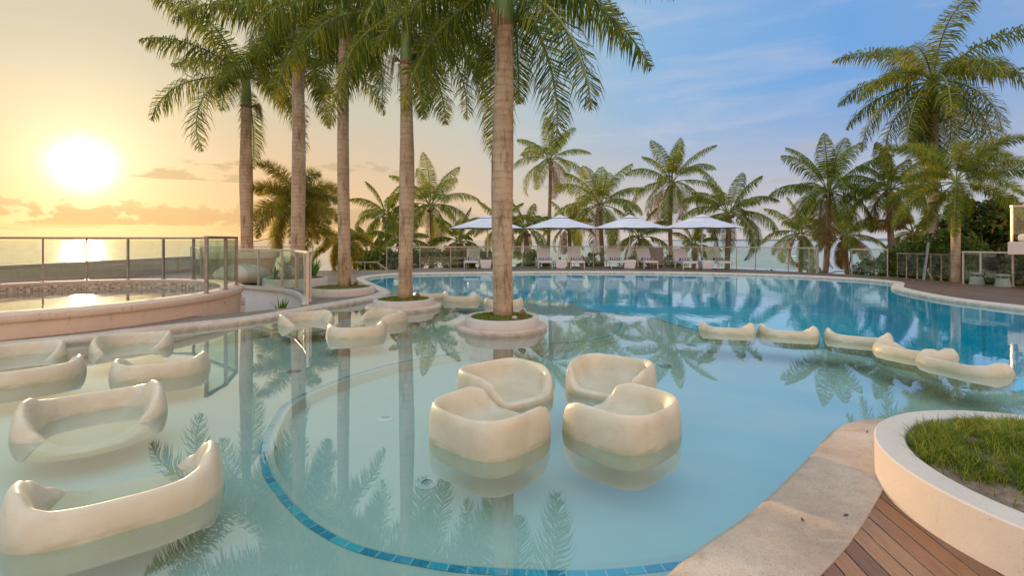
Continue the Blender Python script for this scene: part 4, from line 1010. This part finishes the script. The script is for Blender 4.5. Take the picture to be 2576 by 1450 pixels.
for i, (x_, y_, l_) in enumerate(LD):
    o = lo_proto if i == 0 else copy_tree(lo_proto)
    o.location = (x_, y_, DZ+.002); o['label'] = l_
    if i in (2, 6):
        for ch in o.children:
            if ch.name.startswith('backrest'): ch.scale = (1, .96, 1.14); ch.location = (0, .045, -.05)
    t_ = bpy.data.objects.new('rolled_towel', tw_me); COL.objects.link(t_); t_.location = (x_+.02, y_+.90, DZ+.33+.06+.075)
    tag(t_, 'blue striped towel rolled up on the '+wh[i], 'towel', 'rolled striped towels on the loungers')
def make_umbrella():
    r = empty('umbrella', (0, 0, 0), 'umbrella', 'umbrella', 'four white umbrellas over the loungers')
    mb = MB(); mb.tube([(0, 0, .0), (0, 0, 2.6)], .026, 12); mb.build('pole', 'white_paint', r, smooth=True)
    mb = MB(); mb.tube([(0, 0, .40), (0, 0, .55)], .05, 12); mb.build('pole_sleeve', 'rusty', r)
    zt, ze, Rr = 2.70, 2.03, 1.95
    vs = []; fs = []; K = 8; nr_ = 8; na_ = 8
    for k in range(K):
        a0 = 2*pi*(k+.5)/K; a1 = 2*pi*(k+1.5)/K
        base = len(vs)
        for i in range(nr_+1):
            f_ = .14+.86*i/nr_
            for j in range(na_+1):
                g = j/na_; p0 = Vector((cos(a0), sin(a0), 0))*Rr*f_; p1 = Vector((cos(a1), sin(a1), 0))*Rr*f_; p = p0.lerp(p1, g)
                sag = .028*f_*sin(pi*g); z = zt-(zt-ze)*(f_**.92)-sag*.6
                p *= (1-.03*sin(pi*g)*f_*f_); vs.append((p.x, p.y, z))
        for i in range(nr_):
            for j in range(na_): q = base+i*(na_+1)+j; fs.append((q, q+1, q+na_+2, q+na_+1))
    me = bpy.data.meshes.new('canopy'); me.from_pydata(vs, [], fs); me.update(); o = link('canopy', me, 'umbrella_fabric', r)
    s_ = o.modifiers.new('t', 'SOLIDIFY'); s_.thickness = .006
    mb = MB(); mb.lathe([(.001, zt+.035), (.10, zt+.0), (.34, zt-.10), (.46, zt-.135), (.46, zt-.142)], 8, a0=pi/8, a1=pi/8+2*pi); mb.build('vent_cap', 'umbrella_fabric', r)
    mb = MB(); mb.lathe([(.001, zt+.10), (.018, zt+.085), (.022, zt+.06), (.012, zt+.03)], 10); mb.build('finial', 'rusty', r, smooth=True)
    for k in range(8):
        a_ = 2*pi*(k+.5)/8; e = Vector((cos(a_)*Rr*.985, sin(a_)*Rr*.985, ze+.005)); c0 = Vector((cos(a_)*.03, sin(a_)*.03, zt-.05)); mb = MB()
        mb.bar(c0, e, .018, .022); m_ = c0.lerp(e, .5); mb.bar((cos(a_)*.03, sin(a_)*.03, zt-.62), m_, .014, .016); mb.build('rib', 'white_paint', r)
    return r
um = make_umbrella(); ul = ['leftmost white umbrella, half hidden by the thickest trunk', 'second white umbrella from the left, under the lone tall palm', 'third white umbrella from the left', 'rightmost white umbrella, next to the open sea']
for i, (u, y_) in enumerate(((1227, 24.75), (1409, 24.75), (1584, 24.75), (1766, 24.2))):
    o = um if i == 0 else copy_tree(um); o.location = (X(u, y_), y_, DZ); o['label'] = ul[i]; o.rotation_euler = (0, 0, R(-3+i*2))
def make_tub():
    r = empty('tub_table', (0, 0, 0), 'tub', 'side table', 'white tub tables beside the umbrella poles')
    mb = MB(); b_, t_ = .235, .30
    mb.add([(-b_, -b_, 0), (b_, -b_, 0), (b_, b_, 0), (-b_, b_, 0), (-t_, -t_, .42), (t_, -t_, .42), (t_, t_, .42), (-t_, t_, .42)], [(3, 2, 1, 0), (0, 1, 5, 4), (1, 2, 6, 5), (2, 3, 7, 6), (3, 0, 4, 7), (4, 5, 6, 7)])
    o = mb.build('body', 'white_paint', r); bb = o.modifiers.new('b', 'BEVEL'); bb.width = .045; bb.segments = 4; autosmooth(o, 30)
    mb = MB(); mb.box(-t_+.06, t_-.06, -t_+.06, t_-.06, .42, .432); mb.build('top', 'white_paint', r, bevel=.004)
    return r
tb = make_tub(); tl_ = ['white tub table beside the leftmost lounger', 'white tub table at the foot of the second umbrella', 'white tub table at the foot of the third umbrella', 'white tub table at the foot of the rightmost umbrella']
for i, (x_, y_) in enumerate(((-1.31, 24.3), (2.45, 24.3), (5.9, 24.3), (9.55, 23.75))):
    o = tb if i == 0 else copy_tree(tb); o.location = (x_, y_, DZ+.002); o['label'] = tl_[i]

# ------------------------------------------------------------------ right side
wb = MB(); x0 = X(2535, 13.6)
o = MB(); q_ = [(x0, 13.6), (x0+4.5, 13.6), (x0+4.5, 16.6), (x0+3.2, 16.6)]; o.add([(a_, b_, z_) for z_ in (Zv(641, 13.6), Zv(609, 13.6)) for a_, b_ in q_], [(3,2,1,0),(4,5,6,7),(0,1,5,4),(1,2,6,5),(2,3,7,6),(3,0,4,7)]); bal = o.build('balcony', 'white_render', bevel=.015); tag(bal, 'white rendered balcony slab jutting in from the right edge', 'balcony')
mb = MB(); mb.box(x0+.55, x0+4.4, 13.55, 13.9, Zv(609, 13.6)+.002, Zv(590, 13.6)+.02); mb.build('upstand', 'white_render', bal, bevel=.08)
mb = MB(); mb.box(x0+3.6, x0+4.0, 14.4, 14.8, -.5, Zv(641, 13.6)); mb.build('pier', 'white_render', bal)
railing('glass railing on the white balcony at the right edge, above eye level', [(X(2546, 14.0), 14.0), (X(2660, 14.0), 14.0), (X(2770, 14.0), 14.0)], Zv(609, 13.6)+.002, Zv(519, 14.0)-Zv(609, 13.6), group='glass railings round the terrace', rw=.08, pw=.06)
lad = empty('ladder', (*G(2325, 706, DZ), DZ), 'narrow metal ladder leaning against the foliage on the dark deck', 'ladder')
lx, ly = G(2325, 706, DZ); L0 = Vector((0, 0, 0)); L1 = Vector((X(2337, ly+.3)-lx, .3, 1.35)); off = Vector((.22, .30, 0))
for q in (Vector((0, 0, 0)), off): mb = MB(); mb.bar(L0+q, L1+q, .05, .03); mb.build('side_rail', 'steel_dark', lad)
for k in range(5): mb = MB(); p_ = L0.lerp(L1, .12+.2*k); mb.bar(p_, p_+off, .025, .025); mb.build('rung', 'steel', lad)
mb = MB(); mb.tube([(.20, .05, .42), (.13, .0, .36), (.13, -.05, .22), (.22, -.06, .08), (.30, -.05, .01)], .018, 8); mb.build('hook', 'steel', lad, smooth=True)
for i, (u, v, l_) in enumerate(((2470, 717.5, 'green stone pedestal in front of the middle of the right railing'), (2537, 723, 'green stone pedestal nearest the right edge'))):
    x_, y_ = G(u, v, DZ); t_ = empty('stone_pedestal', (x_, y_+.17, DZ), l_, 'pedestal', 'green stone pedestals at the right')
    mb = MB(); mb.lathe([(.185, 0), (.19, .02), (.165, .18), (.15, .26)], 24); autosmooth(mb.build('base', 'green_stone', t_))
    mb = MB()
    for k in range(4): a_ = k*pi/2+.4; mb.bar((.12*cos(a_), .12*sin(a_), .26), (.12*cos(a_), .12*sin(a_), .32), .035)
    mb.build('spacers', 'green_stone', t_)
    mb = MB(); mb.lathe([(0.001, .32), (.165, .32), (.17, .335), (.168, .375), (.155, .385), (0.001, .388)], 24); autosmooth(mb.build('top', 'green_stone', t_))

def leafcloud(name, label, cat, c0, rad, n, size, m, seed, group=None, stems=None, zmin=-9, clump=1.7):
    rnd = random.Random(seed); t_ = empty(name, (c0[0], c0[1], c0[2]), label, cat, group); mb = MB(); cnt = 0
    while cnt < n:
        p = Vector([rnd.uniform(-1, 1) for _ in range(3)]); l2 = p.length
        wob_ = 1+.30*mnoise.noise(Vector((p.x*2.2+seed, p.y*2.2, p.z*2.2)))
        if l2 > wob_ or l2 < .45: continue
        q = Vector((p.x*rad[0], p.y*rad[1], p.z*rad[2]))
        if q.z+c0[2] < zmin: continue
        if mnoise.noise(q*clump+Vector((seed, 0, 0))) < -.12: continue
        s_ = size*rnd.uniform(.6, 1.3); a_ = Vector([rnd.gauss(0, 1) for _ in range(3)]).normalized(); b_ = a_.cross(Vector([rnd.gauss(0, 1) for _ in range(3)])).normalized()
        mb.add([q-a_*s_, q-b_*s_*.42+a_*s_*.1, q+a_*s_, q+b_*s_*.42+a_*s_*.1], [(0, 1, 2, 3)]); cnt += 1
    mb.build('foliage', m, t_)
    st_ = MB()
    for k in range(stems or 5):
        a_ = rnd.uniform(0, 6.28); st_.tube([(0, 0, -c0[2]-3.0 if c0[2] > -2 else -1), (cos(a_)*rad[0]*.3, sin(a_)*rad[1]*.3, -rad[2]*.3), (cos(a_)*rad[0]*.7, sin(a_)*rad[1]*.7, rad[2]*.45)], [.05, .035, .01], 6)
    st_.build('branches', 'coco_bark', t_)
    return t_
leafcloud('ivy_tree', 'dark broad leaved tree wrapped in ivy behind the right railing', 'tree', (X(2485, 19.2), 19.2, 1.2), (1.75, 1.3, 2.1), 9000, .13, 'ivy_leaf', 3)
leafcloud('ivy_tree', 'dark leafy mass at the right edge under the balcony', 'tree', (X(2590, 19.5), 19.5, .7), (1.9, 1.4, 1.9), 7000, .13, 'ivy_leaf', 4)
leafcloud('shrub', 'leafy green shrub filling the foot of the ladder and the thin posts', 'shrub', (X(2325, 19.2), 19.2, .1), (1.9, .9, 1.35), 10000, .075, 'hedge_leaf', 5, 'shrubs along the terrace edge')
leafcloud('shrub', 'green shrub in front of the tallest royal palm trunk', 'shrub', (X(2395, 18), 18, .45), (1.2, .9, 1.5), 8000, .075, 'hedge_leaf', 6, 'shrubs along the terrace edge')
leafcloud('shrub', 'low bright hedge seen through the balustrade panel', 'shrub', (X(2215, 21), 21, -.25), (1.7, .7, .85), 5000, .07, 'hedge_leaf', 7, 'shrubs along the terrace edge')
leafcloud('shrub', 'sprig of leaves rising by the balustrade panel in front of the sea', 'shrub', (X(2195, 22.5), 22.5, .55), (.42, .4, .4), 330, .08, 'hedge_leaf', 8, 'shrubs along the terrace edge')
leafcloud('shrub', 'round leaved bush behind the glass left of the second umbrella', 'shrub', (X(1345, 28), 28, .0), (1.1, .8, 1.0), 2600, .10, 'hedge_leaf', 9, 'shrubs along the terrace edge')
leafcloud('shrub', 'green bush behind the glass right of the second umbrella', 'shrub', (X(1488, 28), 28, -.05), (.75, .7, .85), 1700, .10, 'hedge_leaf', 10, 'shrubs along the terrace edge')
leafcloud('shrub', 'dark green mass behind the left part of the lounger railing', 'shrub', (X(1080, 29), 29, -.3), (3.2, 1.2, 1.55), 8000, .12, 'hedge_leaf', 12, 'shrubs along the terrace edge')
leafcloud('shrub', 'green bush behind the leftmost lounger and umbrella pole', 'shrub', (X(1200, 29), 29, -.3), (2.0, 1.0, 1.5), 4500, .12, 'hedge_leaf', 13, 'shrubs along the terrace edge')
leafcloud('shrub', 'tangled bush under the low stair handrail at left', 'shrub', (X(945, 26), 26, -.35), (1.3, .9, 1.5), 3000, .12, 'hedge_leaf', 14, 'shrubs along the terrace edge')
leafcloud('shrub', 'dark bush behind the third umbrella and the brown panel', 'shrub', (X(1640, 30), 30, -.5), (2.2, .9, 1.3), 3500, .12, 'hedge_leaf', 15, 'shrubs along the terrace edge')

def yucca(x, y, z, n, h, label, seed):
    rnd = random.Random(seed); t_ = empty('yucca', (x, y, z), label, 'plant', 'spiky yucca plants'); mb = MB()
    for k in range(n):
        a_ = rnd.uniform(0, 6.28); sp = rnd.uniform(.08, .55); l_ = h*rnd.uniform(.7, 1.1); w_ = .028
        sx, sy = -sin(a_)*w_, cos(a_)*w_; o_ = Vector((cos(a_)*.03, sin(a_)*.03, 0)); p1 = o_+Vector((cos(a_)*sp*l_*.45, sin(a_)*sp*l_*.45, l_*.5)); p2 = o_+Vector((cos(a_)*sp*l_, sin(a_)*sp*l_, l_*(1-.35*sp)))
        s_ = Vector((sx, sy, 0)); mb.add([o_-s_*.6, o_+s_*.6, p1+s_, p1-s_, p2], [(0, 1, 2, 3), (3, 2, 4)])
    mb.build('leaves', 'yucca_leaf', t_)
    mb = MB(); mb.lathe([(.001, -.03), (.05, 0), (.045, .06), (.001, .09)], 10); mb.build('stem', 'soil', t_)
yucca(X(722, 15.1), 15.1, .32, 26, .80, 'tall yucca seen through the pit railing', 1)
yucca(X(790, 15.2), 15.2, .32, 30, .72, 'bright yucca at the right side of its planter', 2)
yucca(X(692, 15.0), 15.0, .32, 12, .42, 'small yucca at the left side of the yucca planter', 3)
yucca(X(707, 12.6), 12.6, -.55, 13, .62, 'yucca poking up out of the white walled pit', 4)

# lamp post and far boat
lp = empty('street_lamp', (X(626, 45), 45, -3), 'thin street lamp arm poking out beside the leftmost royal palm trunk', 'street lamp')
mb = MB(); mb.tube([(0, 0, 0), (0, 0, Zv(610, 45)+3), (1.2, 0, Zv(604, 45)+3)], .05, 8); mb.build('pole', 'steel_dark', lp)
mb = MB(); mb.bar((1.15, 0, Zv(604, 45)+3), (1.75, 0, Zv(601, 45)+3), .18, .08); mb.build('lamp_head', 'steel_dark', lp, bevel=.02)
bt = empty('outrigger_boat', (X(2010, 118), 118, SEA), 'small white outrigger boat moored on the sea behind the low palm', 'boat', rz=R(8))
mb = MB(); mb.add([(-3, 0, .9), (-2.4, -.5, .75), (2.2, -.5, .7), (3.2, 0, 1.05), (2.2, .5, .7), (-2.4, .5, .75), (-2.3, 0, 0), (2.2, 0, 0)], [(0, 1, 6), (1, 2, 7, 6), (2, 3, 7), (3, 4, 7), (4, 5, 6, 7), (5, 0, 6), (0, 5, 4, 3, 2, 1)]); mb.build('hull', 'white_paint', bt)
mb = MB(); mb.box(-1.5, 1.4, -.7, .7, 1.9, 2.0); mb.build('canopy', 'white_paint', bt)
mb = MB()
for sx in (-1.4, 1.3):
    for sy in (-.6, .6): mb.bar((sx, sy*.8, .7), (sx, sy, 1.9), .06)
mb.build('canopy_posts', 'steel_dark', bt)
for sy in (-1.9, 1.9): mb = MB(); mb.tube([(-2.6, sy, .25), (0, sy, .18), (2.6, sy, .3)], .09, 8); mb.bar((-1.4, 0, .8), (-1.4, sy, .2), .06); mb.bar((1.4, 0, .8), (1.4, sy, .2), .06); mb.build('outrigger', 'steel_dark', bt)
# cut frond tips showing over the deck edge
for u, Y_, l_, sd in ((2058, 22.6, 'dry palm frond tip sticking up over the deck edge behind the last railing bay', 5), (1925, 25.2, 'small palm tip poking up over the deck edge beside the rightmost lounger', 6)):
    random.seed(sd); t_ = empty('frond_tip', (X(u, Y_), Y_, -1.6), l_, 'plant'); mb = MB()
    for k in range(4): frond(mb, (0, 0, 0), random.uniform(0, 6.28), R(82), 1.9 if sd == 5 else 1.65, .35, .42, 34, .04, hang=.5, plum=.2, stalk=.3)
    mb.build('leaves', 'royal_leaf', t_)
